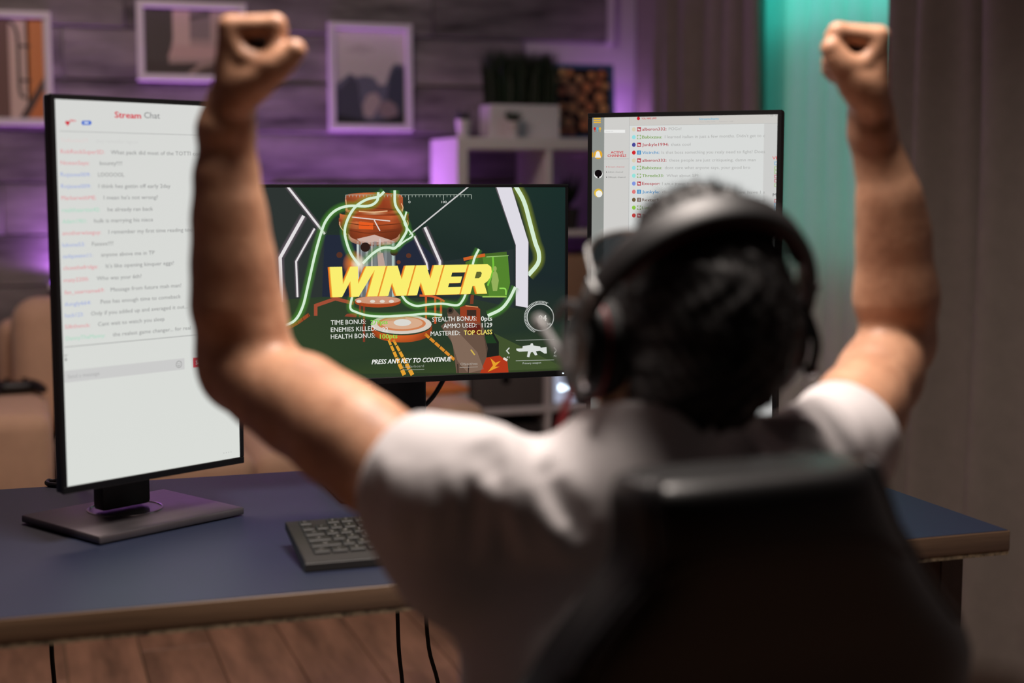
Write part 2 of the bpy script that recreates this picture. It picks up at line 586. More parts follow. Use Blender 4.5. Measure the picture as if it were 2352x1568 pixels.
# ------------------------------------------------------------------ implicit surfaces for body, cloth and hair
class Field:
    def __init__(self, lo, hi, h):
        self.lo, self.h = np.array(lo, float), h
        self.n = np.ceil((np.array(hi, float) - self.lo) / h).astype(int) + 1
        self.f = np.full(self.n, 1.0, np.float32)

    def sub(self, lo, hi):
        a = np.clip(np.floor((np.array(lo) - self.lo) / self.h).astype(int), 0, self.n)
        b_ = np.clip(np.ceil((np.array(hi) - self.lo) / self.h).astype(int) + 1, 0, self.n)
        sl = tuple(slice(i, j) for i, j in zip(a, b_))
        ax = [(self.lo[i] + self.h * np.arange(a[i], b_[i])).astype(np.float32) for i in range(3)]
        return sl, ax[0][:, None, None], ax[1][None, :, None], ax[2][None, None, :]

    def put(self, sl, d, k, cut=False):
        a = self.f[sl]
        if a.size == 0:
            return
        if cut:
            d = -d
            if k > 0:
                hh = np.maximum(k - np.abs(a - d), 0) / k
                self.f[sl] = np.maximum(a, d) + hh * hh * k * 0.25
            else:
                self.f[sl] = np.maximum(a, d)
        elif k > 0:
            hh = np.maximum(k - np.abs(a - d), 0) / k
            self.f[sl] = np.minimum(a, d) - hh * hh * k * 0.25
        else:
            self.f[sl] = np.minimum(a, d)

    def cap(self, p, q, r0, r1, k=0.01, cut=False):
        p, q = np.array(p, float), np.array(q, float)
        m_ = max(r0, r1) + k + 4 * self.h + 0.012
        sl, x, y, z = self.sub(np.minimum(p, q) - m_, np.maximum(p, q) + m_)
        d = q - p
        L2 = max(float(d @ d), 1e-9)
        t = np.clip(((x - p[0]) * d[0] + (y - p[1]) * d[1] + (z - p[2]) * d[2]) / L2, 0, 1)
        dist = np.sqrt((x - p[0] - t * d[0]) ** 2 + (y - p[1] - t * d[1]) ** 2 + (z - p[2] - t * d[2]) ** 2) - (r0 + (r1 - r0) * t)
        self.put(sl, dist.astype(np.float32), k, cut)

    def chain(self, pts, rs, k=0.01):
        for i in range(len(pts) - 1):
            self.cap(pts[i], pts[i + 1], rs[i], rs[i + 1], k)

    def ell(self, c, r, rot=None, k=0.02, cut=False):
        c, r = np.array(c, float), np.array(r, float)
        m_ = r.max() + k + 4 * self.h + 0.012
        sl, x, y, z = self.sub(c - m_, c + m_)
        x, y, z = x - c[0], y - c[1], z - c[2]
        if rot is not None:
            R_ = np.array(rot.to_3x3())
            X = x * R_[0, 0] + y * R_[1, 0] + z * R_[2, 0]
            Y = x * R_[0, 1] + y * R_[1, 1] + z * R_[2, 1]
            Z = x * R_[0, 2] + y * R_[1, 2] + z * R_[2, 2]
            x, y, z = X, Y, Z
        k0 = np.sqrt((x / r[0]) ** 2 + (y / r[1]) ** 2 + (z / r[2]) ** 2)
        k1 = np.sqrt((x / r[0] ** 2) ** 2 + (y / r[1] ** 2) ** 2 + (z / r[2] ** 2) ** 2) + 1e-6
        self.put(sl, (k0 * (k0 - 1) / k1).astype(np.float32), k, cut)

    def plane_cut(self, p, n, rad, k=0.0):
        """remove what lies on the +n side of the plane, within rad of p"""
        p, n = np.array(p, float), np.array(n, float)
        n = n / np.linalg.norm(n)
        sl, x, y, z = self.sub(p - rad, p + rad)
        d = (x - p[0]) * n[0] + (y - p[1]) * n[1] + (z - p[2]) * n[2]
        self.put(sl, -d.astype(np.float32), k, True)

    def fold(self, pts, amps, sig):
        """raise (amp > 0) or sink the surface along a line with a soft rounded profile"""
        pts = [np.array(p, float) for p in pts]
        m_ = sig * 3
        sl, x, y, z = self.sub(np.min(pts, 0) - m_, np.max(pts, 0) + m_)
        if self.f[sl].size == 0:
            return
        best = np.full(self.f[sl].shape, 9.0, np.float32)
        amp = np.zeros_like(best)
        for p, q, a0, a1 in zip(pts[:-1], pts[1:], amps[:-1], amps[1:]):
            d = q - p
            t = np.clip(((x - p[0]) * d[0] + (y - p[1]) * d[1] + (z - p[2]) * d[2]) / max(float(d @ d), 1e-9), 0, 1)
            dist = (x - p[0] - t * d[0]) ** 2 + (y - p[1] - t * d[1]) ** 2 + (z - p[2] - t * d[2]) ** 2
            m2 = dist < best
            best = np.where(m2, dist, best)
            amp = np.where(m2, a0 + (a1 - a0) * t, amp)
        self.f[sl] -= (amp * np.exp(-best / (2 * sig * sig))).astype(np.float32)

    def wave(self, fn):
        sl, x, y, z = self.sub(self.lo, self.lo + self.h * self.n)
        self.f += fn(x, y, z).astype(np.float32)

    def mesh(self, name, material, parent=None, smooth=True):
        f = self.f
        s = f < 0
        cnt = np.zeros(np.array(f.shape) - 1, np.int8)
        for i in (0, 1):
            for j in (0, 1):
                for k in (0, 1):
                    cnt += s[i:f.shape[0] - 1 + i, j:f.shape[1] - 1 + j, k:f.shape[2] - 1 + k]
        act = np.argwhere((cnt > 0) & (cnt < 8))
        idx = np.full(cnt.shape, -1, np.int32)
        idx[tuple(act.T)] = np.arange(len(act))
        cor = {}
        for i in (0, 1):
            for j in (0, 1):
                for k in (0, 1):
                    cor[(i, j, k)] = f[act[:, 0] + i, act[:, 1] + j, act[:, 2] + k]
        acc = np.zeros((len(act), 3))
        num = np.zeros(len(act))
        keys = list(cor)
        for a in keys:
            for ax in range(3):
                if a[ax] == 0:
                    b_ = list(a)
                    b_[ax] = 1
                    b_ = tuple(b_)
                    va, vb = cor[a], cor[b_]
                    m_ = (va < 0) != (vb < 0)
                    t = np.where(m_, va / np.where(m_, va - vb, 1), 0)
                    pos = np.tile(np.array(a, float), (len(act), 1))
                    pos[:, ax] += t
                    acc[m_] += pos[m_]
                    num[m_] += 1
        vert = self.lo + self.h * (act + acc / num[:, None])
        quads = []
        for ax in range(3):
            o1, o2 = [(1, 2), (2, 0), (0, 1)][ax]
            sa = [slice(1, -1)] * 3
            sb = [slice(1, -1)] * 3
            sa[ax] = slice(0, -1)
            sb[ax] = slice(1, None)
            A, B = s[tuple(sa)], s[tuple(sb)]
            for flip in (False, True):
                e = np.argwhere(A & ~B if not flip else ~A & B)
                if len(e) == 0:
                    continue
                off = np.array([1, 1, 1])
                off[ax] = 0
                e = e + off
                u = np.zeros(3, int)
                w = np.zeros(3, int)
                u[o1] = 1
                w[o2] = 1
                q = [e - u - w, e - w, e, e - u]
                q = np.stack([idx[tuple(p.T)] for p in q], 1)
                quads.append(q[:, ::-1] if flip else q)
        q = np.concatenate(quads)
        q = q[(q >= 0).all(1)]
        me = bpy.data.meshes.new(name)
        me.vertices.add(len(vert))
        me.vertices.foreach_set('co', vert.astype(np.float32).ravel())
        me.loops.add(q.size)
        me.loops.foreach_set('vertex_index', q.astype(np.int32).ravel())
        me.polygons.add(len(q))
        me.polygons.foreach_set('loop_start', np.arange(0, q.size, 4, dtype=np.int32))
        me.polygons.foreach_set('loop_total', np.full(len(q), 4, np.int32))
        me.update(calc_edges=True)
        me.validate()
        if smooth:
            me.polygons.foreach_set('use_smooth', [True] * len(me.polygons))
        me.materials.append(material)
        return link(bpy.data.objects.new(name, me), parent)
YN = Vector((0, 1, 0))
ZN = Vector((0, 0, 1))
WALL_Y = 5.25


def at_y(px, py, Y):
    return on_plane(px, py, (0, Y, 0), YN)


def at_z(px, py, Z):
    return on_plane(px, py, (0, 0, Z), ZN)


# ================================================================== the room
X0, X1, Y0 = -2.6, 2.46, -0.6
fl = tag(box('floor', ((X0 + X1) / 2, (Y0 + WALL_Y) / 2, -0.03), (X1 - X0, WALL_Y - Y0, 0.04), M['chipboard']), kind='structure')
tag(box('ceiling', ((X0 + X1) / 2, (Y0 + WALL_Y) / 2, 2.65), (X1 - X0, WALL_Y - Y0, 0.1), M['ceiling']), kind='structure')
wb = tag(box('wall_back', ((X0 + X1) / 2, WALL_Y + 0.05, 1.3), (X1 - X0, 0.1, 2.6), M['plaster']), kind='structure')
tag(box('wall_left', (X0 - 0.05, (Y0 + WALL_Y) / 2, 1.3), (0.1, WALL_Y - Y0, 2.6), M['plaster']), kind='structure')

# floor planks: one shared mesh, cut short at the ends
pw, pl = 0.192, 1.29
bm = bmesh.new()
box_bm(bm, (0, 0, 0), (pw - 0.003, pl - 0.003, 0.012), 0.0015, seg=1)
pm = bm_obj('plank', bm, M['floor'], fl)
first = pm
r = 0
x = X0 + pw / 2
while x < X1 - pw / 2 + 0.01:
    y = Y0 - ((r * 0.43) % 1.0) * pl + pl / 2
    while y - pl / 2 < WALL_Y:
        a, b_ = max(y - pl / 2, Y0), min(y + pl / 2, WALL_Y)
        if b_ - a > 0.05:
            o = first if first is not None else link(pm.copy(), fl)
            first = None
            o.scale = (1, (b_ - a) / pl, 1)
            o.location = (x, (a + b_) / 2, -0.0062)
        y += pl
    x += pw
    r += 1
# wall planks
PH = 0.173
k0 = -7
random.seed(11)
for k in range(k0, 8):
    z0, z1 = 1.25 + PH * k, min(1.25 + PH * (k + 1), 2.6)
    xe = 2.126 if k >= 3 else 1.80
    xs = X0
    if k == 3:
        cuts = [-1.7, -0.6, 0.37, 1.45]
    else:
        cuts = []
        q = X0 + random.uniform(0.3, 1.2)
        while q < xe - 0.25:
            cuts.append(q)
            q += random.choice((0.9, 1.15, 1.4))
    es = [xs] + cuts + [xe]
    for a, b_ in zip(es[:-1], es[1:]):
        dpt = random.uniform(0.016, 0.022)
        o = box('plank', ((a + b_) / 2, WALL_Y - dpt / 2, (z0 + z1) / 2), (b_ - a - 0.003, dpt, z1 - z0 - 0.005), M['plank'], wb, bevel=0.003, seg=1)
tag(box('trim_1', (2.139, WALL_Y - 0.0165, 2.185), (0.022, 0.033, 0.83), M['trim']), kind='structure')
tag(box('baseboard_back', (-0.2, WALL_Y - 0.032, 0.045), (4.0, 0.018, 0.09), M['trim']), kind='structure')

# right wall with its window (behind the curtains)
wr = tag(bpy.data.objects.new('wall_right', None), kind='structure')
link(wr)
WX = X1
wy0, wy1, wz0, wz1 = 3.45, 4.45, 0.95, 2.42
for (ya, yb, za, zb) in ((Y0, wy0, 0, 2.6), (wy1, WALL_Y, 0, 2.6), (wy0, wy1, 0, wz0), (wy0, wy1, wz1, 2.6)):
    box('wall_section', (WX + 0.05, (ya + yb) / 2, (za + zb) / 2), (0.1, yb - ya, zb - za), M['plaster'], wr)
wn = tag(bpy.data.objects.new('window_1', None), kind='structure')
link(wn)
for (ya, yb, za, zb) in ((wy0, wy1, wz0, wz0 + 0.06), (wy0, wy1, wz1 - 0.06, wz1), (wy0, wy0 + 0.06, wz0, wz1), (wy1 - 0.06, wy1, wz0, wz1), (3.92, 3.98, wz0, wz1)):
    box('window_frame', (WX + 0.04, (ya + yb) / 2, (za + zb) / 2), (0.05, yb - ya, zb - za), M['white_frame'], wn)
for (ya, yb) in ((wy0 + 0.06, 3.92), (3.98, wy1 - 0.06)):
    box('pane', (WX + 0.04, (ya + yb) / 2, (wz0 + wz1) / 2), (0.008, yb - ya, wz1 - wz0 - 0.12), M['lens'], wn)
tag(box('curtain_track', (2.335, 3.35, 2.585), (0.11, 3.7, 0.03), M['white_frame']), 'white double curtain track along the ceiling above the window curtains', 'curtain track')


def curtain(name, label, ya, yb, xc, amp, lam, material, seed, thick, fine=0.25, flare=0.0):
    rs = random.Random(seed)
    ny, nz = int((yb - ya) / 0.010), 26
    ph = [rs.uniform(0, 6.28) for _ in range(8)]
    v, f = [], []
    z0, z1 = 0.012, 2.57
    for i in range(ny + 1):
        s = ya + (yb - ya) * i / ny
        for j in range(nz + 1):
            t = j / nz
            w = s / lam * 2 * PI + 0.9 * math.sin(s * 7.1 + ph[0]) + 0.6 * math.sin(s * 13.3 + ph[1]) + 0.35 * math.sin(t * 3 + ph[2] + s * 2)
            a = amp * (0.75 + 0.35 * math.sin(s * 5 + ph[3])) * (1.0 - 0.25 * t)
            x_ = xc + a * (math.sin(w) + fine * math.sin(2 * w + ph[4])) + 0.006 * math.sin(9 * t + s * 11 + ph[5])
            y_ = s + 0.5 * a * math.cos(w + 0.6) + flare * (1 - t) * ((s - ya) / (yb - ya) - 0.5)
            v.append((x_, y_, z0 + (z1 - z0) * t))
    for i in range(ny):
        for j in range(nz):
            a = i * (nz + 1) + j
            f.append((a, a + 1, a + nz + 2, a + nz + 1))
    o = mesh_np(name, v, f, material)
    if thick:
        md = o.modifiers.new('cloth', 'SOLIDIFY')
        md.thickness = thick
        md.offset = 0
    return tag(o, label, 'curtain')


curtain('drape', 'dark brown drape hanging between the white wall end and the teal sheer', 4.26, 5.235, 2.25, 0.040, 0.155, M['drape'], 3, 0.003)
curtain('sheer_curtain', 'pale sheer window curtain lit teal from behind near its top', 3.36, 4.75, 2.355, 0.034, 0.125, M['sheer'], 5, 0)
curtain('drape', 'grey brown drape at the right picture edge behind the desk end', 1.6, 3.56, 2.245, 0.048, 0.235, M['drape'], 8, 0.003, fine=0.4)

# ================================================================== LED strips
t = thing('led_strip', 'purple glowing light strip along the plank wall behind the sofa', 'light strip', (0.85, 5.205, 0.915))
box('channel', (0, 0.0105, -0.012), (1.5, 0.02, 0.02), M['white_frame'], t)
box('diffuser', (0, 0.003, 0.003), (1.48, 0.012, 0.008), M['led_purple'], t)

# ================================================================== pictures on the wall


def wall_picture(label, x0, x1, z0, z1, paint):
    cx, cz = (x0 + x1) / 2, (z0 + z1) / 2
    t = thing('picture_frame', label, 'picture', (cx, WALL_Y - 0.022, cz))
    w, h, b_, d = x1 - x0, z1 - z0, 0.022, 0.028
    bm = bmesh.new()
    for (c, s) in (((0, -d / 2, h / 2 - b_ / 2), (w, d, b_)), ((0, -d / 2, -h / 2 + b_ / 2), (w, d, b_)),
                   ((-w / 2 + b_ / 2, -d / 2, 0), (b_, d, h - 2 * b_)), ((w / 2 - b_ / 2, -d / 2, 0), (b_, d, h - 2 * b_))):
        box_bm(bm, c, s, 0.0015, seg=1)
    bm_obj('frame', bm, M['white_frame'], t)
    mat_ = box('mount', (0, -0.004, 0), (w - 2 * b_, 0.006, h - 2 * b_), M['white_frame'], t)
    p = Print((cx, WALL_Y - 0.022 - 0.008, cz), (1, 0, 0), (0, 0, 1))
    iw, ih = w - 2 * b_ - 0.008, h - 2 * b_ - 0.008
    paint(p, iw, ih)
    p.build('print', M['ink'], t, Matrix.Translation(Vector((-cx, -(WALL_Y - 0.022), -cz))))
    return t


def R4(p, a, b_, c, d, W_, H_, col, L):
    """rectangle in fractions of the print"""
    p.lpoly([((a - .5) * W_, (b_ - .5) * H_), ((c - .5) * W_, (b_ - .5) * H_), ((c - .5) * W_, (d - .5) * H_), ((a - .5) * W_, (d - .5) * H_)], col, L)


def PL(p, pts, W_, H_, col, L):
    p.lpoly([((a - .5) * W_, (b_ - .5) * H_) for a, b_ in pts], col, L)


def paint_door(p, w, h):
    R4(p, 0, 0, 1, 1, w, h, (211, 180, 175), 0)
    R4(p, 0, 0, .60, 1, w, h, (115, 84, 79), 1)
    R4(p, .62, 0, .83, 1, w, h, (218, 189, 182), 1)
    R4(p, .80, 0, 1, 1, w, h, (223, 141, 84), 1)
    R4(p, .84, 0, .87, 1, w, h, (201, 122, 69), 2)
    R4(p, .92, 0, .95, 1, w, h, (201, 122, 69), 2)
    p.lstroke([(a * w - w / 2, b_ * h - h / 2) for a, b_ in ((.60, .98), (.66, .95), (.70, .86), (.71, .75), (.71, .3), (.73, .22), (.78, .2))], 0.010, (62, 55, 57), 3)
    p.lstroke([(a * w - w / 2, b_ * h - h / 2) for a, b_ in ((.70, .73), (.85, .73))], 0.008, (72, 57, 55), 3)
    p.lstroke([(a * w - w / 2, b_ * h - h / 2) for a, b_ in ((.70, .38), (.85, .38))], 0.008, (72, 57, 55), 3)
    PL(p, ((.70, 0), (.80, 0), (1, .30), (1, .42)), w, h, (79, 62, 60), 4)
    PL(p, ((.80, 0), (1, 0), (1, .30)), w, h, (211, 124, 74), 4)


def paint_street(p, w, h):
    R4(p, 0, 0, 1, 1, w, h, (180, 153, 153), 0)
    PL(p, ((0, 0), (.24, 0), (.26, .3), (.30, .55), (.30, 1), (0, 1)), w, h, (76, 67, 67), 1)
    R4(p, .30, .25, .48, 1, w, h, (213, 182, 180), 1)
    R4(p, .48, .55, .70, 1, w, h, (144, 127, 132), 1)
    R4(p, .70, .4, 1, 1, w, h, (189, 163, 160), 1)
    PL(p, ((.48, .90), (.70, .98), (.70, .92), (.48, .84)), w, h, (84, 74, 76), 2)
    PL(p, ((.24, .25), (1, .25), (1, .42), (.30, .45)), w, h, (204, 168, 168), 2)
    PL(p, ((0, 0), (.62, 0), (.56, .18), (.25, .16), (0, .2)), w, h, (69, 57, 57), 3)
    PL(p, ((.44, 0), (1, 0), (1, .30), (.72, .26), (.55, .14)), w, h, (170, 144, 139), 4)
    PL(p, ((.50, 0), (1, 0), (1, .18), (.76, .16), (.60, .10)), w, h, (88, 72, 69), 5)


def paint_lake(p, w, h):
    sky, sk2, mist = (223, 211, 211), (199, 187, 189), (180, 172, 180)
    p.lpoly([(-w / 2, -h / 2), (w / 2, -h / 2), (w / 2, h / 2), (-w / 2, h / 2)], [mist, mist, sky, sky], 0)
    PL(p, ((.1, .78), (.35, .86), (.6, .80), (.4, .75)), w, h, sk2, 1)
    PL(p, ((0, 0), (0, .42), (.14, .50), (.2, .54), (.3, .50), (.42, .52), (.56, .50), (.62, .42), (.72, .42), (.8, .60), (.86, .66), (1, .64), (1, 0)), w, h, (105, 105, 127), 1)
    PL(p, ((0, 0), (0, .36), (.10, .40), (.22, .52), (.32, .44), (.36, .2), (.42, 0)), w, h, (72, 72, 91), 2)
    PL(p, ((.72, .2), (.78, .5), (.86, .62), (1, .6), (1, 0), (.8, 0)), w, h, (64, 67, 86), 2)
    PL(p, ((.40, .08), (.38, .2), (.46, .32), (.58, .34), (.66, .26), (.60, .16), (.52, .06)), w, h, (180, 163, 165), 3)
    PL(p, ((.62, .1), (.64, .22), (.76, .26), (.88, .2), (.9, .1), (.75, .06)), w, h, (148, 129, 134), 3)
    PL(p, ((0, 0), (0, .10), (.3, .06), (.5, .02), (.7, .05), (1, .12), (1, 0)), w, h, (40, 38, 48), 4)


wall_picture('white framed picture of a pipe beside an orange door, cut by left picture edge', -0.19, 0.133, 1.439, 1.812, paint_door)
wall_picture('wide white framed grey street picture above the portrait chat monitor', 0.409, 0.777, 1.594, 1.862, paint_street)
wall_picture('white framed upright picture of misty dark trees in the middle of the wall', 1.064, 1.366, 1.434, 1.812, paint_lake)

# ================================================================== sofa
t = thing('sofa', 'beige fabric sofa with loose cushions standing against the plank wall', 'sofa', (0.52, 4.72, 0))
box('base', (0.075, 0.02, 0.19), (1.50, 0.80, 0.22), M['sofa'], t, 0.03)
for sx in (-0.60, 0.74):
    for sy in (-1, 1):
        box('leg', (sx, sy * 0.32, 0.04), (0.05, 0.05, 0.08), M['dark_leg'], t, 0.006)
box('back_frame', (0.06, 0.37, 0.51), (1.30, 0.14, 0.60), M['sofa'], t, 0.05, seg=4)
for cx_ in (-0.152, 0.399):
    box('seat_cushion', (cx_, -0.11, 0.385), (0.55, 0.72, 0.17), M['sofa'], t, 0.05, seg=4)
for cx_ in (-0.25, 0.35):
    box('back_cushion', (cx_, 0.20, 0.67), (0.59, 0.20, 0.44), M['sofa'], t, 0.085, Matrix.Rotation(math.radians(-9), 3, 'X'), seg=5)
box('armrest', (-0.57, -0.02, 0.35), (0.26, 0.84, 0.52), M['sofa'], t, 0.05, seg=4)
box('armrest', (0.76, -0.02, 0.335), (0.17, 0.84, 0.49), M['sofa'], t, 0.06, seg=4)
box('throw_cloth', (1.285, 4.64, 0.592), (0.15, 0.30, 0.022), M['orange'], None, 0.009)
tag(bpy.data.objects['throw_cloth'], 'folded orange cloth lying on the right sofa armrest', 'cloth')

# gamepad on the left armrest
ap = at_z(36, 893, 0.625)
t = thing('game_controller', 'black game controller lying on the left sofa armrest', 'game controller', (ap.x, ap.y, 0.607), math.radians(6))

bm = bmesh.new()
box_bm(bm, (0, 0, 0.024), (0.10, 0.062, 0.034), 0.014, seg=3)
for s in (-1, 1):
    tube_bm(bm, [(s * 0.042, 0.012, 0.026), (s * 0.058, -0.012, 0.024), (s * 0.070, -0.045, 0.020), (s * 0.074, -0.062, 0.017)], [0.026, 0.024, 0.019, 0.012], 12, 0.75)
bm_obj('body', bm, M['black_plastic'], t, smooth=True)
for s in (-1, 1):
    lathe('thumbstick', [(0.006, 0), (0.005, 0.008), (0.009, 0.010), (0.009, 0.013), (0.004, 0.014)], M['bezel'], t, (s * 0.026, -0.012, 0.040), 14)
for a in range(4):
    lathe('button', [(0.0045, 0), (0.0045, 0.003), (0.003, 0.004)], M['silver'], t, (0.046 + 0.010 * math.cos(a * PI / 2), 0.016 + 0.010 * math.sin(a * PI / 2), 0.039), 10)

# ================================================================== cube shelf
SX0, SX1, SF, SB = 1.43, 2.105, 4.86, 5.20
SD = 1.765
t = thing('bookshelf', 'white open cube bookshelf at the right end of the plank wall', 'shelf', ((SX0 + SX1) / 2, (SF + SB) / 2, 0))
cx, cy = (SX0 + SX1) / 2, (SF + SB) / 2
dp = SB - SF
zb = [0.14, 0.455, 0.765, 1.075]
box('side_panel', (SX0 + 0.019 - cx, 0, 0.6825), (0.038, dp, 1.365), M['white_lam'], t, 0.002, seg=1)
box('side_panel', (SX1 - 0.019 - cx, 0, 0.6825), (0.038, dp, 1.365), M['white_lam'], t, 0.002, seg=1)
box('top_board', (0, 0, 1.385), (SX1 - SX0, dp, 0.04), M['white_lam'], t, 0.002, seg=1)
for z in zb:
    box('shelf_board', (0, 0, z), (SX1 - SX0 - 0.076, dp - 0.004, 0.020), M['white_lam'], t, 0.002, seg=1)
for za, zc in zip(zb, zb[1:] + [1.375]):
    box('divider', (SD - cx, 0, (za + zc) / 2), (0.020, dp - 0.006, zc - za - 0.020 if zc < 1.2 else zc - za - 0.02), M['white_lam'], t, 0.002, seg=1)
box('plinth', (0, 0.02, 0.065), (SX1 - SX0 - 0.076, dp - 0.06, 0.13), M['white_lam'], t)
TOP = 1.405

# grass planter
gx0, gx1 = at_y(1125, 300, 4.93).x, at_y(1286, 300, 4.93).x
t = thing('grass_planter', 'white rectangular planter filled with tall dark green grass on the bookshelf', 'plant', ((gx0 + gx1) / 2, 4.99, TOP))
gw = gx1 - gx0
bm = bmesh.new()
box_bm(bm, (0, 0, 0.058), (gw, 0.12, 0.116), 0.004)
top = max(bm.faces, key=lambda f_: f_.calc_center_median().z if abs(f_.normal.z) > 0.9 else -1)
r_ = bmesh.ops.inset_individual(bm, faces=[top], thickness=0.007)
bmesh.ops.translate(bm, verts=top.verts, vec=(0, 0, -0.012))
bm_obj('planter', bm, M['pot'], t)
rs = random.Random(4)
v, f = [], []
for i in range(1500):
    x, y = rs.uniform(-gw / 2 + 0.01, gw / 2 - 0.01), rs.uniform(-0.048, 0.048)
    h = rs.uniform(0.17, 0.225)
    a = rs.uniform(0, PI)
    w = rs.uniform(0.0015, 0.003)
    dx, dy = rs.gauss(0, 0.012) + x * 0.06, rs.gauss(0, 0.012) + y * 0.15
    b0 = len(v)
    ca, sa = math.cos(a) * w, math.sin(a) * w
    z0 = 0.095
    v += [(x - ca, y - sa, z0), (x + ca, y + sa, z0), (x + dx * .35 + ca, y + dy * .35 + sa, z0 + h * .6), (x + dx * .35 - ca, y + dy * .35 - sa, z0 + h * .6), (x + dx, y + dy, z0 + h)]
    f += [(b0, b0 + 1, b0 + 2, b0 + 3), (b0 + 3, b0 + 2, b0 + 4)]
tag(mesh_np('grass', v, f, M['grass'], t, False), kind='stuff')


def succulent(label, loc, pr, ph_, nleaf, lh, seed):
    t = thing('potted_succulent', label, 'plant', loc, group=None)
    lathe('pot', [(pr * 0.72, 0), (pr * 0.76, 0.002), (pr, ph_ - 0.006), (pr * 1.04, ph_ - 0.005), (pr * 1.04, ph_), (pr * 0.9, ph_), (pr * 0.88, ph_ - 0.008)], M['pot'], t)
    rs = random.Random(seed)
    for i in range(nleaf):
        a = i * 2.4
        tilt = 0.25 + 0.75 * (i / nleaf)
        l = lh * rs.uniform(0.8, 1.1)
        d = Vector((math.cos(a) * math.sin(tilt), math.sin(a) * math.sin(tilt), math.cos(tilt)))
        b0 = Vector((0, 0, ph_ - 0.004)) + Vector((math.cos(a), math.sin(a), 0)) * pr * 0.25
        bm = bmesh.new()
        tube_bm(bm, [b0, b0 + d * l * .35, b0 + d * l * .7 + ZN * l * .04, b0 + d * l + ZN * l * .1], [0.005, 0.0065, 0.0045, 0.0008], 7, 0.5)
        bm_obj('leaf', bm, M['leaf'], t, smooth=True)
    return t


p1, p2 = at_y(1064, 310, 4.91), at_y(1179, 310, 4.895)
succulent('small white pot with dark succulent at the left front corner of the bookshelf', (p1.x, 4.91, TOP), 0.026, 0.060, 16, 0.036, 2)
succulent('small white pot with spiky succulent in front of the white grass planter', (p2.x, 4.895, TOP), 0.024, 0.056, 16, 0.044, 3)

# log picture leaning on the shelf top
t = thing('picture_frame', 'blue framed picture of stacked log ends standing on the bookshelf', 'picture', (1.955, 5.10, TOP), 0)
tilt = Matrix.Rotation(math.radians(-6), 3, 'X')
w, h, b_, d = 0.305, 0.278, 0.016, 0.02
bm = bmesh.new()
for (c, s) in (((0, 0, h - b_ / 2), (w, d, b_)), ((0, 0, b_ / 2), (w, d, b_)), ((-w / 2 + b_ / 2, 0, h / 2), (b_, d, h - 2 * b_)), ((w / 2 - b_ / 2, 0, h / 2), (b_, d, h - 2 * b_))):
    box_bm(bm, c, s, 0.002, seg=1)
fr = bm_obj('frame', bm, M['blue_frame'], t)
fr.rotation_euler = (math.radians(-6), 0, 0)
bk = box('backing', (0, 0.004, h / 2), (w - 2 * b_, 0.006, h - 2 * b_), M['tan'], t)
bk.rotation_euler = (math.radians(-6), 0, 0)
p = Print((0, 0, h / 2), (1, 0, 0), (0, 0, 1))
iw, ih = w - 2 * b_, h - 2 * b_
p.lpoly([(-iw / 2, -ih / 2), (iw / 2, -ih / 2), (iw / 2, ih / 2), (-iw / 2, ih / 2)], (42, 26, 20), 0)
rs = random.Random(9)
logs = []
for k in range(4000):
    rr = rs.uniform(0.014, 0.030)
    a, c_ = rs.uniform(-iw / 2 + rr, iw / 2 - rr), rs.uniform(-ih / 2 + rr, ih / 2 - rr)
    if all(math.hypot(a - q[0], c_ - q[1]) > (rr + q[2]) * 0.97 for q in logs):
        logs.append((a, c_, rr))
for (a, c_, rr) in logs:
    cc = rs.choice([(238, 168, 110), (226, 150, 98), (244, 186, 124), (216, 138, 94), (234, 176, 122)])
    p.lellipse(a, c_, rr, rr, (120, 70, 46), 1, 18)
    p.lellipse(a, c_, rr * 0.92, rr * 0.92, cc, 2, 18)
pr_ = p.build('print', M['ink'], t)
pr_.rotation_euler = (math.radians(-6), 0, 0)

# things in the cubes


def fabric_box(label, x0, x1, z0, h, material, yb=5.17, yf=4.885):
    t = thing('storage_box', label, 'storage box', ((x0 + x1) / 2, (yf + yb) / 2, z0))
    w, d = x1 - x0, yb - yf
    bm = bmesh.new()
    box_bm(bm, (0, 0, h / 2), (w, d, h), 0.006)
    bm_obj('body', bm, material, t, smooth=True)
    lathe('handle', [(0.016, -0.002), (0.016, 0.002), (0.010, 0.002), (0.010, 0.0)], M['steel_dark'], t, (0, -d / 2 - 0.001, h * 0.6), 16, Matrix.Rotation(PI / 2, 3, 'X'))
    return t


c1a, c1b = SX0 + 0.045, SD - 0.017
c2a, c2b = SD + 0.017, SX1 - 0.045
fabric_box('dark charcoal storage box in the lowest visible left shelf cube', c1a, c1b, zb[0] + 0.0105, 0.25, M['dark_box'])
fabric_box('dark charcoal storage box in the lower right shelf cube under the lit device', c2a, c2b, zb[0] + 0.0105, 0.25, M['dark_box'])
fabric_box('low grey storage box in the left shelf cube below the game monitor', c1a, c1b, zb[1] + 0.0105, 0.165, M['grey_box'])
o = box('folded_blanket', ((c1a + c1b) / 2, 5.0, zb[1] + 0.0105 + 0.165 + 0.022), (0.22, 0.20, 0.04), M['grey_box'], None, 0.016)
tag(o, 'folded grey blanket on the low grey storage box', 'blanket')
t = thing('lit_device', 'white box shaped device with bright white light bar in the shelf cube', 'device', (1.835, 4.96, zb[1] + 0.0105))
box('body', (0, 0, 0.105), (0.095, 0.14, 0.21), M['white_lam'], t, 0.006)
box('front_panel', (0, -0.0712, 0.105), (0.080, 0.003, 0.19), M['led_soft'], t, 0.001, seg=1)
box('light_bar', (0.004, -0.0745, 0.062), (0.056, 0.004, 0.018), M['led_white'], t, 0.0015, seg=1)
t = thing('speaker', 'small dark round speaker beside the lit device in the shelf cube', 'speaker', (1.945, 4.93, zb[1] + 0.0105))
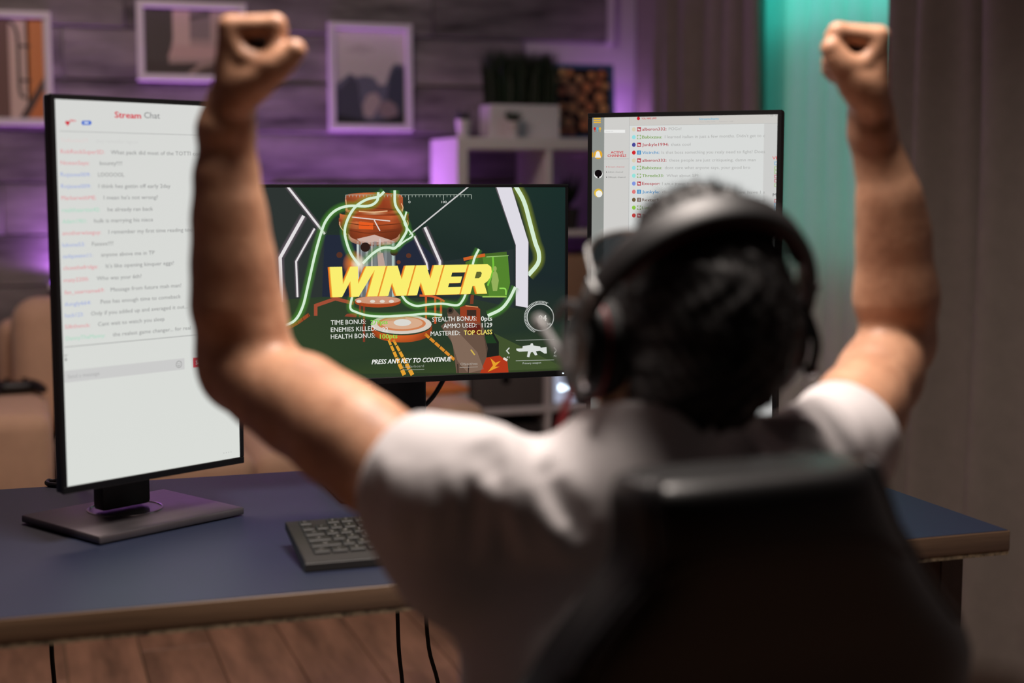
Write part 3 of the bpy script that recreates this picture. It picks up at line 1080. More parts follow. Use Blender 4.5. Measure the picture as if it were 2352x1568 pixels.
lathe('body', [(0.034, 0), (0.038, 0.004), (0.038, 0.085), (0.034, 0.092), (0.01, 0.093)], M['bezel'], t)
lathe('ring', [(0.0385, 0.076), (0.0392, 0.078), (0.0392, 0.082), (0.0385, 0.084)], M['gunmetal'], t)
t = thing('potted_plant', 'dark leafy plant in a dark pot in the upper right shelf cube', 'plant', (1.87, 4.97, zb[3] + 0.0105))
lathe('pot', [(0.034, 0), (0.036, 0.002), (0.045, 0.07), (0.047, 0.07), (0.047, 0.076), (0.04, 0.076)], M['dark_box'], t)
rs = random.Random(12)
for i in range(34):
    a, tl_ = rs.uniform(0, 2 * PI), rs.uniform(0.1, 1.0)
    l = rs.uniform(0.08, 0.15)
    d = Vector((math.cos(a) * math.sin(tl_) * 0.6, math.sin(a) * math.sin(tl_) * 0.6, math.cos(tl_)))
    b0 = Vector((0, 0, 0.072))
    bm = bmesh.new()
    tube_bm(bm, [b0, b0 + d * l * .5, b0 + d * l * .8, b0 + d * l], [0.002, 0.012, 0.009, 0.001], 6, 0.2)
    bm_obj('leaf', bm, M['leaf'], t, smooth=True)
fabric_box('tan storage box in the right shelf cube under the leafy plant', c2a, c2b, zb[2] + 0.0105, 0.22, M['tan'])

# ================================================================== desk
DX0, DX1, DY0, DY1, DZ = -0.34, 1.352, 1.766, 2.535, 0.75
t = thing('desk', 'desk with dark blue top and walnut edge in front of the person', 'desk', ((DX0 + DX1) / 2, (DY0 + DY1) / 2, 0))
ox, oy = -(DX0 + DX1) / 2, -(DY0 + DY1) / 2
desk = t
box('core_board', (0, 0.0, 0.7312), (DX1 - DX0 - 0.004, DY1 - DY0 + 0.0022, 0.0336), M['chipboard'], t)
box('desk_top', (0, 0, 0.749), (DX1 - DX0 - 0.004, DY1 - DY0 - 0.004, 0.002), M['desk_top'], t)
box('edge_band', (0, DY0 + oy, 0.7350), (DX1 - DX0 - 0.001, 0.004, 0.0292), M['desk_edge'], t, 0.0018, seg=3)
eb = box('edge_band', (DX1 + ox - 0.001, 0.001, 0.7350), (0.003, DY1 - DY0 - 0.004, 0.0292), M['desk_edge'], t, 0.0018, seg=3)
box('edge_band', (DX0 + ox + 0.001, 0.001, 0.7350), (0.003, DY1 - DY0 - 0.004, 0.0292), M['desk_edge'], t, 0.0018, seg=3)
LX = on_plane(2212, 1340, (0, DY0 + 0.07, 0), YN).x
for X_ in (LX - 0.02, DX0 + 0.12):
    lg = box('leg', (X_ + ox, 0.0, 0.357), (0.04, DY1 - DY0 - 0.14, 0.714), M['dark_leg'], t, 0.002, seg=1)
box('modesty_rail', ((LX + DX0 + 0.10) / 2 + ox, DY1 + oy - 0.13, 0.66), (LX - DX0 - 0.20, 0.02, 0.10), M['dark_leg'], t)


# cables that hang under the desk
def hang(label, px, Y, py0, pxb, tail):
    a = on_plane(px, py0, (0, Y, 0), YN)
    b0 = on_plane(pxb, 1568, (0, Y, 0), YN)
    top = Vector((a.x, Y, 0.712))
    d = (b0 - a)
    q = b0 + Vector((d.x * 1.0, 0.0, d.z))
    P = [top, Vector((a.x + (b0.x - a.x) * 0.25, Y, (a.z + b0.z) / 2 + 0.02)), b0, q]
    P += [Vector((q.x + tail * 0.3, Y + 0.02, 0.08)), Vector((q.x + tail * 0.7, Y + 0.05, 0.006)), Vector((q.x + tail * 1.6, Y + 0.12, 0.005))]
    P = [p_ for p_ in P if p_.z > 0.003]
    return tag(tube('hanging_cable', P, 0.0034, M['cable'], None, 8), label, 'cable')


hang('black cable hanging under the left end of the desk', 116, 2.30, 1458, 125, 0.1)
hang('black cable hanging under the desk beside the person, left of two', 911, 2.30, 1400, 924, 0.12)
hang('black cable hanging under the desk beside the person, right of two', 973, 2.30, 1398, 1006, 0.16)
# ================================================================== monitors


def monitor(label, corner, cpx, yaw_deg, w, h, cat_group=None, bz=0.007, bz_bot=0.010, base_shift=(0, 0), neck_w=0.085):
    """corner: world point of the named outer corner of the front face"""
    yw = math.radians(yaw_deg)
    dx = Vector((math.cos(yw), math.sin(yw), 0))
    nn = Vector((math.sin(yw), -math.cos(yw), 0))          # out of the screen
    c = Vector(corner)
    c = c + dx * (w / 2) * (1 if 'L' in cpx else -1) + ZN * (h / 2) * (1 if 'B' in cpx else -1)
    org = c - nn * 0.012
    org.z = DZ
    t = thing('monitor', label, 'monitor', tuple(org), yw, cat_group)
    zc = c.z - DZ
    fy = -0.012                                              # local y of the front face
    box('housing', (0, fy + 0.012, zc), (w, 0.018, h), M['black_plastic'], t, 0.004)
    bm = bmesh.new()
    box_bm(bm, (0, 0, 0), (w * 0.62, 0.030, h * 0.42), 0.012, seg=3)
    o = bm_obj('rear_housing', bm, M['black_plastic'], t, smooth=True)
    o.location = (0, fy + 0.033, zc)
    bm = bmesh.new()
    for (cc, ss) in (((0, 0, h / 2 - bz / 2), (w, 0.0055, bz)), ((0, 0, -h / 2 + bz_bot / 2), (w, 0.0055, bz_bot)),
                     ((-w / 2 + bz / 2, 0, (bz_bot - bz) / 2), (bz, 0.0055, h - bz - bz_bot)), ((w / 2 - bz / 2, 0, (bz_bot - bz) / 2), (bz, 0.0055, h - bz - bz_bot))):
        box_bm(bm, cc, ss, 0.0008, seg=1)
    o = bm_obj('bezel', bm, M['bezel'], t)
    o.location = (0, fy + 0.00275, zc)
    sw, sh = w - 2 * bz, h - bz - bz_bot
    sz = zc + (bz_bot - bz) / 2
    s = box('screen', (0, fy + 0.0038, sz), (sw, 0.003, sh), M['bezel'], t)
    by = 0.055 + base_shift[1]
    bx = base_shift[0]
    nz1 = zc - h * 0.05
    bm = bmesh.new()
    box_bm(bm, (bx, by - 0.005, nz1 / 2 + 0.008), (neck_w, 0.028, nz1 - 0.016), 0.006)
    bm_obj('stand_neck', bm, M['black_plastic'], t, smooth=True)
    bm = bmesh.new()
    box_bm(bm, (bx, by - 0.022, zc), (0.11, 0.034, 0.11), 0.006)
    bm_obj('mount_plate', bm, M['black_plastic'], t, smooth=True)
    bm = bmesh.new()
    box_bm(bm, (bx, by - 0.035, 0.0075), (0.252, 0.205, 0.0115), 0.0028)
    bs = bm_obj('base', bm, M['gunmetal'], t, smooth=True)
    lathe('base_ring', [(0.056, 0.0), (0.056, 0.0016), (0.0535, 0.0020), (0.0535, 0.0008)], M['chrome'], bs, (bx, by - 0.012, 0.0130), 48)
    lathe('rubber_pad', [(0.07, 0.0), (0.07, 0.0018)], M['cable'], bs, (bx, by - 0.035, 0.0), 24)
    inv = (Matrix.Translation(org) @ Matrix.Rotation(yw, 4, 'Z')).inverted()
    po = org + ZN * sz - nn * (fy + 0.0023)
    return t, s, Print(po, dx, ZN), sw, sh, inv


# ------------------------------------------------------------------ left: stream chat
t, s, p, sw, sh, inv = monitor('black portrait monitor showing the Stream Chat page on the left end of the desk', W(146, 1136, 2.035), 'BL', 30, 0.312, 0.545, base_shift=(0.006, 0.042))
WH = (216, 218, 215)
p.lpoly([(-sw / 2, -sh / 2), (sw / 2, -sh / 2), (sw / 2, sh / 2), (-sw / 2, sh / 2)], [(218, 221, 216), (218, 221, 216), (216, 217, 214), (214, 215, 212)], 0)
RED, BLU, GRN, GRY = (226, 148, 154), (158, 172, 220), (166, 216, 192), (138, 138, 138)
p.text(263, 270, 'Stream', 14, (212, 62, 78), 1, 0.03, 0, 324)
p.text(331, 271, 'Chat', 14, (118, 118, 120), 1, 0.0, 0, 367)
a, b_ = p.loc(155, 283)
hs = 0.0036
p.lellipse(a - hs * .45, b_ + hs * .3, hs * .55, hs * .55, (206, 52, 66), 1, 16)
p.lellipse(a + hs * .45, b_ + hs * .3, hs * .55, hs * .55, (206, 52, 66), 1, 16)
p.lpoly([(a - hs * .97, b_ + hs * .12), (a, b_ - hs), (a + hs * .97, b_ + hs * .12), (a, b_ + hs * .4)], (206, 52, 66), 2)
p.text(160, 280, '99+', 6, (220, 84, 96), 1, 0.03, 0, 175)
p.rect(190, 277, 206, 287, (74, 112, 206), 1)
p.ellipse(191, 282, 4, 5, (74, 112, 206), 1, 16)
p.ellipse(206, 282, 4, 5, (74, 112, 206), 1, 16)
p.rect(193, 279.5, 203, 284.5, (196, 208, 232), 2)
a, b_ = p.loc(136, 301)
p.lstroke([(a, b_), (sw / 2 - 0.012, b_)], 0.0006, (150, 150, 150), 1)
chat = [(139, 326, 'TinRocket77:', (222, 206, 204), None, 220, 'they remember lagoon', 316, (206, 206, 204)),
        (139, 352, 'RobRockSuperSD:', RED, 240, 254, 'What pack did most of the TOTTI come from', 496, GRY),
        (139, 378, 'NoxenSays:', RED, 205, 229, 'bounty!!!!', 280, GRY),
        (139, 405, 'Rojasee009:', BLU, 208, 225, 'LOOOOOL', 285, GRY),
        (140, 432, 'Rojasee009:', BLU, 209, 226, 'I think hes gettin off early 2day', 391, GRY),
        (141, 459, 'MarkerwithME:', RED, 221, 238, "I mean he's not wrong?", 362, GRY),
        (142, 487, 'realthaartist42:', GRN, 230, 247, 'he already ran back', 351, GRY),
        (143, 513, 'Adam1901:', GRN, 200, 216, 'hulk is marrying his niece', 351, GRY),
        (143, 540, 'anotherwiseguy:', RED, 232, 249, 'I remember my first time reading too', 441, GRY),
        (143, 567, 'lukone53:', BLU, 195, 211, 'Faxxxx!!!!', 260, GRY),
        (144, 593, 'sadqueenn11:', BLU, 213, 232, 'anyone above me in TP', 355, GRY),
        (145, 620, 'closethefridge:', RED, 225, 243, "It's like opening kinquer eggs!", 399, GRY),
        (146, 648, 'maty2200:', RED, 204, 222, 'Who was your 6th?', 325, GRY),
        (148, 676, 'fan_username69:', RED, 240, 254, 'Message from future mah man!', 416, GRY),
        (148, 703, 'dungly664:', BLU, 209, 231, 'Pete has enough time to comeback', 415, GRY),
        (149, 729, 'hack123:', BLU, 192, 209, 'Only if you added up and averaged it out...', 431, GRY),
        (149, 755, 'Silkthenck:', RED, 207, 225, 'Cant wait to watch you sleep', 378, GRY),
        (151, 782, 'DannyThaManny:', GRN, 242, 259, 'the realest game changer... for real', 438, GRY)]
for (x, y, nm, nc, ne, tx, ms, te, tc) in chat:
    a, b_ = p.loc(x, y)
    h = 0.0056
    w = (p.loc(ne, y)[0] - a) if ne else None
    p.ltext(a, b_, nm, h, nc, 1, 0.004, 0, w)
    a2 = p.loc(tx, y - (tx - x) * 0.06)[0]
    e2 = p.loc(te, y - (te - x) * 0.06)[0]
    p.ltext(a2, b_, ms, h, tc, 1, 0, 0, e2 - a2)
a, b_ = p.loc(148, 797)
p.lstroke([(a, b_), (sw / 2 - 0.012, b_)], 0.0008, (140, 140, 140), 1)
a, b_ = p.loc(151, 822)
p.lstroke([(a - .003, b_ + .004), (a + .003, b_ + .004)], 0.0007, (130, 130, 130), 1)
p.lstroke([(a, b_ + .003), (a, b_ - .004)], 0.0007, (130, 130, 130), 1)
p.lpoly([(a - .0022, b_ - .0015), (a, b_ - .0045), (a + .0022, b_ - .0015)], (120, 120, 120), 1)
a0, b0 = p.loc(148, 879)
a1, b1 = p.loc(424, 852)
p.lpoly([(a0, b0), (a1, b0), (a1, b0 + 0.0165), (a0, b0 + 0.0165)], (203, 203, 202), 1)
p.ltext(a0 + 0.005, b0 + 0.0055, 'Send a message', 0.0052, (170, 170, 170), 2, 0, 0, 0.05)
ex, ey = a1 - 0.010, b0 + 0.0083
for q in range(24):
    q0, q1 = 2 * PI * q / 24, 2 * PI * (q + 1) / 24
    p.lstroke([(ex + .0048 * math.cos(q0), ey + .0048 * math.sin(q0)), (ex + .0048 * math.cos(q1), ey + .0048 * math.sin(q1))], 0.0006, (96, 96, 96), 2)
p.lellipse(ex - .0017, ey + .0014, .0006, .0006, (96, 96, 96), 2, 8)
p.lellipse(ex + .0017, ey + .0014, .0006, .0006, (96, 96, 96), 2, 8)
p.lstroke([(ex - .0024, ey - .001), (ex, ey - .0026), (ex + .0024, ey - .001)], 0.0006, (96, 96, 96), 2)
a2 = p.loc(443, 840)[0]
p.lpoly([(a2, b0 + .001), (a2 + .032, b0 + .001), (a2 + .032, b0 + .0155), (a2, b0 + .0155)], (208, 70, 84), 1)
p.ltext(a2 + .004, b0 + .0052, 'Send', 0.0062, (240, 232, 232), 2, 0.01)
for q in range(4):
    p.lellipse(sw / 2 - 0.030 + q * 0.0045, -sh / 2 + 0.010, .0007, .0007, (170, 170, 170), 1, 8)
p.build('screen_display', M['display'], s, inv)

# ------------------------------------------------------------------ right: channel list
t, s, p, sw, sh, inv = monitor('black portrait monitor showing the live channel page behind the person', W(1350, 260, 2.36), 'TL', -41, 0.312, 0.545)
p.lpoly([(-sw / 2, -sh / 2), (sw / 2, -sh / 2), (sw / 2, sh / 2), (-sw / 2, sh / 2)], [(216, 218, 216)] * 4, 0)
H = sh / 2
x1 = p.loc(1388, 300)[0]
x2 = p.loc(1446, 300)[0]
x3 = p.loc(1755, 300)[0]
p.lpoly([(-sw / 2, -H), (x1, -H), (x1, H), (-sw / 2, H)], [(152, 154, 150), (152, 154, 150), (140, 144, 140), (140, 144, 140)], 1)
p.lpoly([(x1, -H), (x2, -H), (x2, H), (x1, H)], (206, 205, 202), 1)
p.lpoly([(x3, -H), (sw / 2, -H), (sw / 2, H), (x3, H)], (204, 204, 202), 1)
yt = p.loc(1600, 286)[1]
p.lpoly([(x2, yt), (sw / 2, yt), (sw / 2, H), (x2, H)], (204, 201, 196), 1)
p.lstroke([(x2, -H), (x2, H)], 0.0006, (172, 172, 172), 2)
p.lstroke([(x2, yt), (sw / 2, yt)], 0.0005, (180, 180, 178), 2)
for q in range(3):
    p.rect(1364, 270.5 + q * 4.6, 1380, 273.2 + q * 4.6, (228, 178, 60), 2)
for q, cc in enumerate(((206, 40, 44), (84, 170, 206), (222, 176, 70))):
    p.ellipse(1366.3 + 6 * q, 295.5, 2.7, 3.6, cc, 2, 14)
    p.stroke([(1366.3 + 6 * q, 298), (1366.6 + 6 * q, 303)], 1.2, cc, 2, False)
p.rect(1388, 298, 1436, 305, (236, 236, 234), 2)
p.text(1391, 303.2, 'Search', 3.2, (200, 200, 198), 3, 0, 0, 1408)
p.ellipse(1374, 355, 9.8, 10, (226, 170, 48), 2)
p.ellipse(1373.5, 352.5, 4.4, 5.5, (236, 236, 230), 3)
p.poly([(1369, 353), (1378, 353), (1380.5, 362), (1366.5, 362)], (236, 236, 230), 3)
p.rect(1360, 350, 1363, 361, (226, 170, 48), 2)
p.ellipse(1374.5, 400, 9.8, 9.5, (234, 234, 232), 2)
p.ellipse(1374.5, 398, 8.6, 8.2, (16, 10, 12), 3)
p.poly([(1372, 403), (1377, 403), (1376.5, 409), (1372.5, 409)], (16, 10, 12), 3)
p.ellipse(1374.5, 443, 9.8, 10, (226, 186, 60), 2)
p.ellipse(1376, 445, 7.6, 7.8, (238, 238, 232), 3)
p.text(1417.5, 353.2, 'ACTIVE', 6, (204, 44, 56), 2, 0.02, 0, 1431 + 14, 'c') if False else None
p.text(1403, 352.6, 'ACTIVE', 5.6, (204, 44, 56), 2, 0.02, 0, 1432)
p.text(1395.5, 360.2, 'CHANNELS', 5.6, (204, 44, 56), 2, 0.02, 0, 1438.5)
a0, b0 = p.loc(1390, 365)
p.lstroke([(x1, b0), (x2, b0)], 0.0005, (176, 176, 176), 2)
for q, (y, nm, cc, e) in enumerate(((384.6, 'Stream channel', (206, 90, 96), 1434), (396.5, 'Admin channel', (130, 130, 130), 1431), (408.3, 'Offtopic channel', (120, 120, 120), 1437))):
    p.ellipse(1393.2, y - 1.5, 0.9, 1.3, (60, 60, 60) if q else (190, 40, 50), 2, 8)
    p.text(1396.5, y, nm, 3.2, cc, 2, 0, 0, e)
p.ellipse(1466.5, 272, 3.5, 4, (204, 34, 46), 2)
p.text(1473.5, 274, 'YOU ARE LIVE!', 4, (204, 40, 52), 2, 0.02, 0, 1508)
p.text(1606, 275.6, 'Streamcharts', 5, (92, 180, 214), 2, 0.01, 0, 1651)
p.text(1606, 281, 'views today 1540', 2.4, (176, 174, 172), 2, 0, 0, 1643)
p.text(1652, 280.4, 'followers 330', 2.4, (176, 174, 172), 2, 0, 0, 1684)
p.text(1762, 267, '–  □  ×', 4, (120, 118, 116), 2, 0, 0, 1784)
RD, GR, BL = (176, 40, 56), (118, 160, 66), (70, 144, 196)
TX = (170, 170, 168)
rows = [(300, 'alberon332:', RD, 1531, 1536, 'POGo!', 1565, (216, 206, 180)),
        (318, 'Babixzau:', GR, 1521, 1527, "I learned italian in just a few months. Didn't get to c", 1757, (150, 220, 224)),
        (335.5, 'Junkyle1994:', RD, 1536, 1541, 'thats cool', 1586, (72, 72, 150)),
        (353.5, 'Vicircht:', BL, 1515, 1520, 'Is that boss something you realy need to fight? Does', 1757, (206, 40, 48)),
        (371.5, 'alberon332:', RD, 1531, 1537, 'these people are just critiqueing, damn man', 1736, (216, 206, 180)),
        (388.5, 'Babixzau:', GR, 1521, 1527, 'dont care what anyone says, your good bro', 1723, (150, 220, 224)),
        (406.5, 'Threele33:', GR, 1525, 1531, 'What about SP?', 1604, (150, 224, 216)),
        (424.5, 'Exospor:', RD, 1516, 1521, 'I am a mann from now on', 1638, (130, 150, 220)),
        (443.5, 'Junkyle:', BL, 1516, 1521, 'this is the best game ome bro. neve have I s', 1757, (220, 120, 120)),
        (462, 'Rexter9:', (120, 96, 84), 1516, 1521, 'he will surely be able to take it to the final', 1757, (110, 90, 60)),
        (480, 'Lima42:', GR, 1512, 1521, 'can we see what is in this pack?', 1732, (140, 200, 70)),
        (498, 'Tonnvo:', RD, 1512, 1521, 'gg everyone', 1590, (196, 60, 60))]
hh = 0.0046
for (y, nm, nc, ne, tx, ms, te, av) in rows:
    a, b_ = p.loc(1475, y)
    p.lellipse(p.loc(1456, y)[0], b_ + .0022, .0031, .0033, av, 2, 16)
    ix = p.loc(1468, y)[0]
    p.lpoly([(ix - .0032, b_ - .001), (ix + .0032, b_ - .001), (ix + .0032, b_ + .0054), (ix - .0032, b_ + .0054)], nc, 2)
    if nc == GR:
        p.lpoly([(ix - .0022, b_), (ix + .0022, b_), (ix + .0022, b_ + .0044), (ix - .0022, b_ + .0044)], (214, 216, 212), 3)
        for k in (0, 1):
            p.lpoly([(ix - .0009, b_ - .0011), (ix + .0009, b_ - .0011), (ix + .0009, b_ + .0055), (ix - .0009, b_ + .0055)] if k else [(ix - .0033, b_ + .0014), (ix + .0033, b_ + .0014), (ix + .0033, b_ + .0030), (ix - .0033, b_ + .0030)], (214, 216, 212), 4 + k)
    elif nc == RD:
        p.lpoly([(ix - .0022, b_ + .0008), (ix + .0022, b_ + .0002), (ix + .0018, b_ + .0032), (ix - .0006, b_ + .0030), (ix - .0018, b_ + .0046)], (226, 206, 206), 3)
    else:
        p.lpoly([(ix - .0006, b_), (ix + .0006, b_), (ix + .0006, b_ + .0044), (ix - .0006, b_ + .0044)], (210, 220, 228), 3)
    p.ltext(a, b_, nm, hh, nc, 2, 0.012, 0, p.loc(ne, y)[0] - a)
    a2, e2 = p.loc(tx, y)[0], p.loc(te, y)[0]
    p.ltext(a2, b_, ms, hh, TX, 2, 0, 0, e2 - a2)
for y, cc, nm in ((914, RD, 'alberon334:'), (925, BL, 'Vicircht:'), (941, RD, 'dalla0023:')):
    p.text(1640, y, nm, 5, cc, 2, 0.012, 0, 1699)
a0, b0 = p.loc(1600, 944)
p.lstroke([(a0, b0), (p.loc(1723, 944)[0], b0)], 0.0004, (180, 180, 180), 2)
p.text(1668, 949, 'Respond', 3, (180, 180, 178), 2, 0, 0, 1686)
p.ellipse(1715, 946.5, 1, 1, (110, 110, 110), 2, 8)
p.text(1610, 991, 'as soon as there', 8, (170, 170, 168), 2, 0, 0, 1702)
vy = [(365.5, None, 'VIP', (222, 70, 72)), (447, None, 'Members', (110, 110, 112))]
p.text(1774, 366, 'VIP', 7, (226, 84, 84), 2, 0.01, 0, 1792)
p.text(1775, 450.5, 'Me', 7, (112, 112, 114), 2, 0.02, 0, 1790)
for y, cc in ((375, BL), (386, GR), (395, GR), (405, RD), (415, RD), (425, GR), (461, RD), (470, BL), (480, BL), (490, RD), (500, RD), (510, GR), (519, BL)):
    p.rect(1778.5, y - 4, 1787.5, y + 4, tuple(int(c_ * .55 + 100) for c_ in cc), 2)
    p.rect(1780.5, y - 2, 1785.5, y + 2.2, (212, 212, 210), 3)
p.build('screen_display', M['display'], s, inv)

# ------------------------------------------------------------------ middle: the game
t, s, p, sw, sh, inv = monitor('wide black monitor showing a WINNER game screen in the middle of the desk', W(1304, 863, 2.47), 'BR', -0.5, 0.54, 0.318, bz=0.005, bz_bot=0.010, neck_w=0.09, base_shift=(0.0, 0.02))
box('power_light', (0.262, -0.0124, 1.0), (0.003, 0.001, 0.002), M['led_white'], t)
bpy.data.objects['power_light'].location = (0, 0, (W(1304, 863, 2.47).z + 0.005 - DZ) - 1.0)


def A(*q):
    return [(590 + x / 3.336, 410 + y / 3.336) for x, y in q]


def B(*q):
    return [(940 + x / 3.337, 410 + y / 3.337) for x, y in q]


H, V = sw / 2, sh / 2
p.lpoly([(-H, -V), (0, -V), (H, -V), (H, 0), (H, V), (0, V), (-H, V), (-H, 0)],
        [(48, 62, 42), (46, 60, 40), (44, 58, 36), (28, 40, 42), (26, 46, 42), (38, 54, 46), (36, 52, 40), (44, 50, 50)], 0)
# back room, floor, side panels
p.poly(A((500, 430), (1190, 440)) + B((240, 640), (240, 890)) + A((500, 905)), (36, 42, 58), 1)
p.poly(B((240, 640), (800, 540), (800, 990), (240, 900)), (40, 50, 50), 1)
p.poly(A((150, 930), (500, 905)) + B((480, 920), (800, 990), (1230, 1090), (1230, 1480)) + A((150, 1500)), [(50, 64, 42), (44, 60, 44), (44, 58, 44), (42, 56, 42), (34, 48, 42), (58, 74, 40), (50, 66, 40)], 2)
p.poly(B((640, 1180), (1190, 1450), (760, 1470), (600, 1300)), (66, 82, 46), 3)
p.poly(A((0, 60), (220, 60), (520, 430), (500, 905), (0, 960)), (46, 52, 50), 1)
# white light bars
WHT, OR = (228, 224, 226), (196, 84, 42)
LIL = (120, 104, 116)
p.stroke(A((232, 58), (380, 245), (520, 425)), [5, 4, 2][0], WHT, 4, False, LIL)
p.stroke(A((358, 285), (178, 605), (190, 945)), 7.4, WHT, 4, False, LIL)
p.stroke(A((442, 382), (300, 635), (311, 908)), 4, WHT, 4, False, LIL)
p.stroke(B((458, 58), (0, 432)), 3, (206, 204, 204), 4, False)
p.stroke(B((38, 440), (132, 645), (140, 700)), 4.2, WHT, 4, False, LIL)
p.stroke(B((118, 372), (234, 635), (234, 690)), 6, WHT, 4, False, LIL)
p.poly(B((655, 58), (785, 58), (915, 490), (912, 992), (812, 975), (812, 510)), (112, 100, 108, 0.7), 3)
p.poly(B((665, 58), (780, 58), (912, 485), (908, 990), (816, 972), (816, 510)), (222, 219, 228), 4)
# orange machine: a round head of stacked rings
DK, MD, LT = (112, 50, 28), (176, 78, 38), (208, 112, 64)
p.drum(793, 926, 468, 536, 8, 22, [DK, MD, (150, 64, 34), DK], 4)
p.drum(778, 939, 500, 516, 8, 12, [(150, 66, 36), LT, MD, (186, 84, 44), DK], 5)
p.drum(780, 938, 490, 502, 6, 9, [LT, (190, 86, 44), MD, (200, 96, 54), (140, 60, 34)], 5)
p.drum(786, 934, 516, 538, 12, 22, [DK, (160, 70, 36), (128, 56, 30), DK], 5)
p.drum(792, 925, 452, 480, -7, 10, [(150, 70, 40), (186, 84, 42), (160, 68, 36), (190, 92, 52)], 6)
p.drum(794, 923, 449, 456, -7, 6, [(160, 78, 46), (214, 112, 64), (180, 82, 46), (200, 104, 62)], 7)
p.drum(793, 925, 478, 484, 9, 9, [(222, 140, 96), MD, (220, 170, 130), MD, (210, 130, 90)], 7)
p.drum(800, 918, 536, 547, 20, 18, [(206, 160, 134), (140, 70, 44), (196, 140, 116)], 6)
p.poly(A((780, 330), (890, 340), (890, 390), (780, 385)), (230, 92, 34), 7)
for q in (((700, 225), (860, 222), (1080, 240)), ((690, 340), (860, 360), (1110, 345)), ((700, 395), (860, 418), (1090, 400))):
    p.stroke(A(*q), 1.8, (104, 48, 26), 7)
for q in (((780, 250), (880, 256), (1000, 248)), ((680, 160), (684, 190), (690, 240)), ((634, 330), (640, 370), (690, 430)), ((1105, 190), (1118, 220), (1112, 252)), ((1150, 320), (1158, 345), (1150, 380))):
    p.stroke(A(*q), 2.0, (232, 186, 140), 8)
p.stroke(A((728, 295), (1020, 325)), 2.4, (228, 214, 208), 8, False)
p.stroke(A((898, 318), (942, 400)), 2.6, (228, 214, 208), 8, False)
# glass column
p.poly(A((765, 460), (900, 430), (1060, 480), (1062, 905), (770, 905)), (104, 110, 112), 5)
p.poly(A((765, 462), (900, 430), (1058, 482), (1020, 505), (900, 510), (800, 490)), (206, 176, 164), 6)
for x, w, cc in ((772, 5, (196, 206, 202)), (800, 3, (140, 146, 148)), (842, 6, (158, 164, 164)), (880, 4, (178, 176, 170)), (905, 7, (120, 126, 128)), (940, 5, (176, 178, 176)), (985, 6, (130, 136, 138)), (1042, 6, (170, 190, 184))):
    p.stroke(A((x, 480), (x + 2, 905)), w, cc, 6, False)
p.poly(A((920, 560), (965, 570), (985, 690), (930, 690)), (186, 160, 150), 7)
p.stroke(A((942, 460), (944, 560)), 2, (216, 210, 210), 8, False)
for (x, y, r_, cc) in ((830, 525, 38, (48, 30, 26)), (1050, 562, 30, (58, 44, 32)), (632, 585, 24, (86, 50, 38)), (1162, 590, 20, (92, 52, 38)), (1085, 640, 16, (110, 60, 40))):
    p.ellipse(*A((x, y))[0], r_ / 3.336, r_ / 3.5, cc, 7, 14)
p.halo(812, 606, 26, 32, (255, 140, 50), 0.95, 8)
p.halo(824, 606, 20, 20, (240, 240, 220), 0.95, 11)
# platform, rails
p.ellipse(*A((925, 945))[0], 53, 12.5, (170, 72, 34), 6)
p.ellipse(*A((925, 930))[0], 53, 9, (206, 150, 120), 7)
for x in (780, 885, 960, 1030):
    p.ellipse(*A((x, 940))[0], 6, 3.4, (226, 214, 202), 8, 14)
p.stroke(A((450, 1050), (450, 972), (600, 920), (740, 955)), 8, (160, 78, 54), 6, False)
for x, y0_, y1_ in ((790, 950, 1060), (820, 960, 1250)):
    p.stroke(A((x, y0_), (x, y1_)), 5, (128, 58, 40), 6, False)
p.poly(A((670, 1055), (690, 1035), (770, 1030), (760, 1062)), (140, 66, 46), 6)
p.stroke(B((78, 895), (160, 900), (220, 915), (270, 942)), 4.6, (206, 96, 52), 6)
for x, y0_, y1_ in ((127, 900, 1080), (198, 912, 1112), (242, 935, 1060)):
    p.stroke(B((x, y0_), (x, y1_)), 5, (196, 84, 44), 6, False)
p.stroke(A((190, 1165), (300, 1110), (400, 1040)), 8, (150, 72, 40), 6)
for q in range(5):
    x_, y_ = 215 + q * 44, 1152 - q * 26
    p.stroke(A((x_, y_ - 14), (x_ + 8, y_ + 14)), 1.2, (92, 44, 28), 7, False)
p.drum(853, 992, 746, 760, 24, 26, [(160, 66, 30), (226, 104, 42), (206, 92, 40), (150, 62, 30)], 6)
p.ellipse(*A((1105, 1115))[0], 70, 22.5, (214, 204, 192), 7)
p.ellipse(*A((1107, 1110))[0], 56, 17, (206, 128, 84), 8)
p.ellipse(*A((1110, 1106))[0], 48, 14, (216, 172, 140), 9)
p.ellipse(*A((1114, 1102))[0], 20, 8, (218, 216, 208), 10)
for (xa, ya, xb, yb) in ((1008, 1235, 1132, 1510), (1045, 1235, 1195, 1510)):
    for q in range(6):
        f0, f1 = q / 6, (q + 0.86) / 6
        p.stroke(A((xa + (xb - xa) * f0, ya + (yb - ya) * f0), (xa + (xb - xa) * f1, ya + (yb - ya) * f1)), 5.5 + q * 0.7, (228, 160, 50), 6, False)
for q in range(6):
    f0, f1 = q / 6, (q + 0.86) / 6
    xa, ya, xb, yb = 120, 1190, 350, 1392
    p.stroke(B((xa + (xb - xa) * f0, ya + (yb - ya) * f0), (xa + (xb - xa) * f1, ya + (yb - ya) * f1)), 6.5, (216, 138, 44), 6, False)
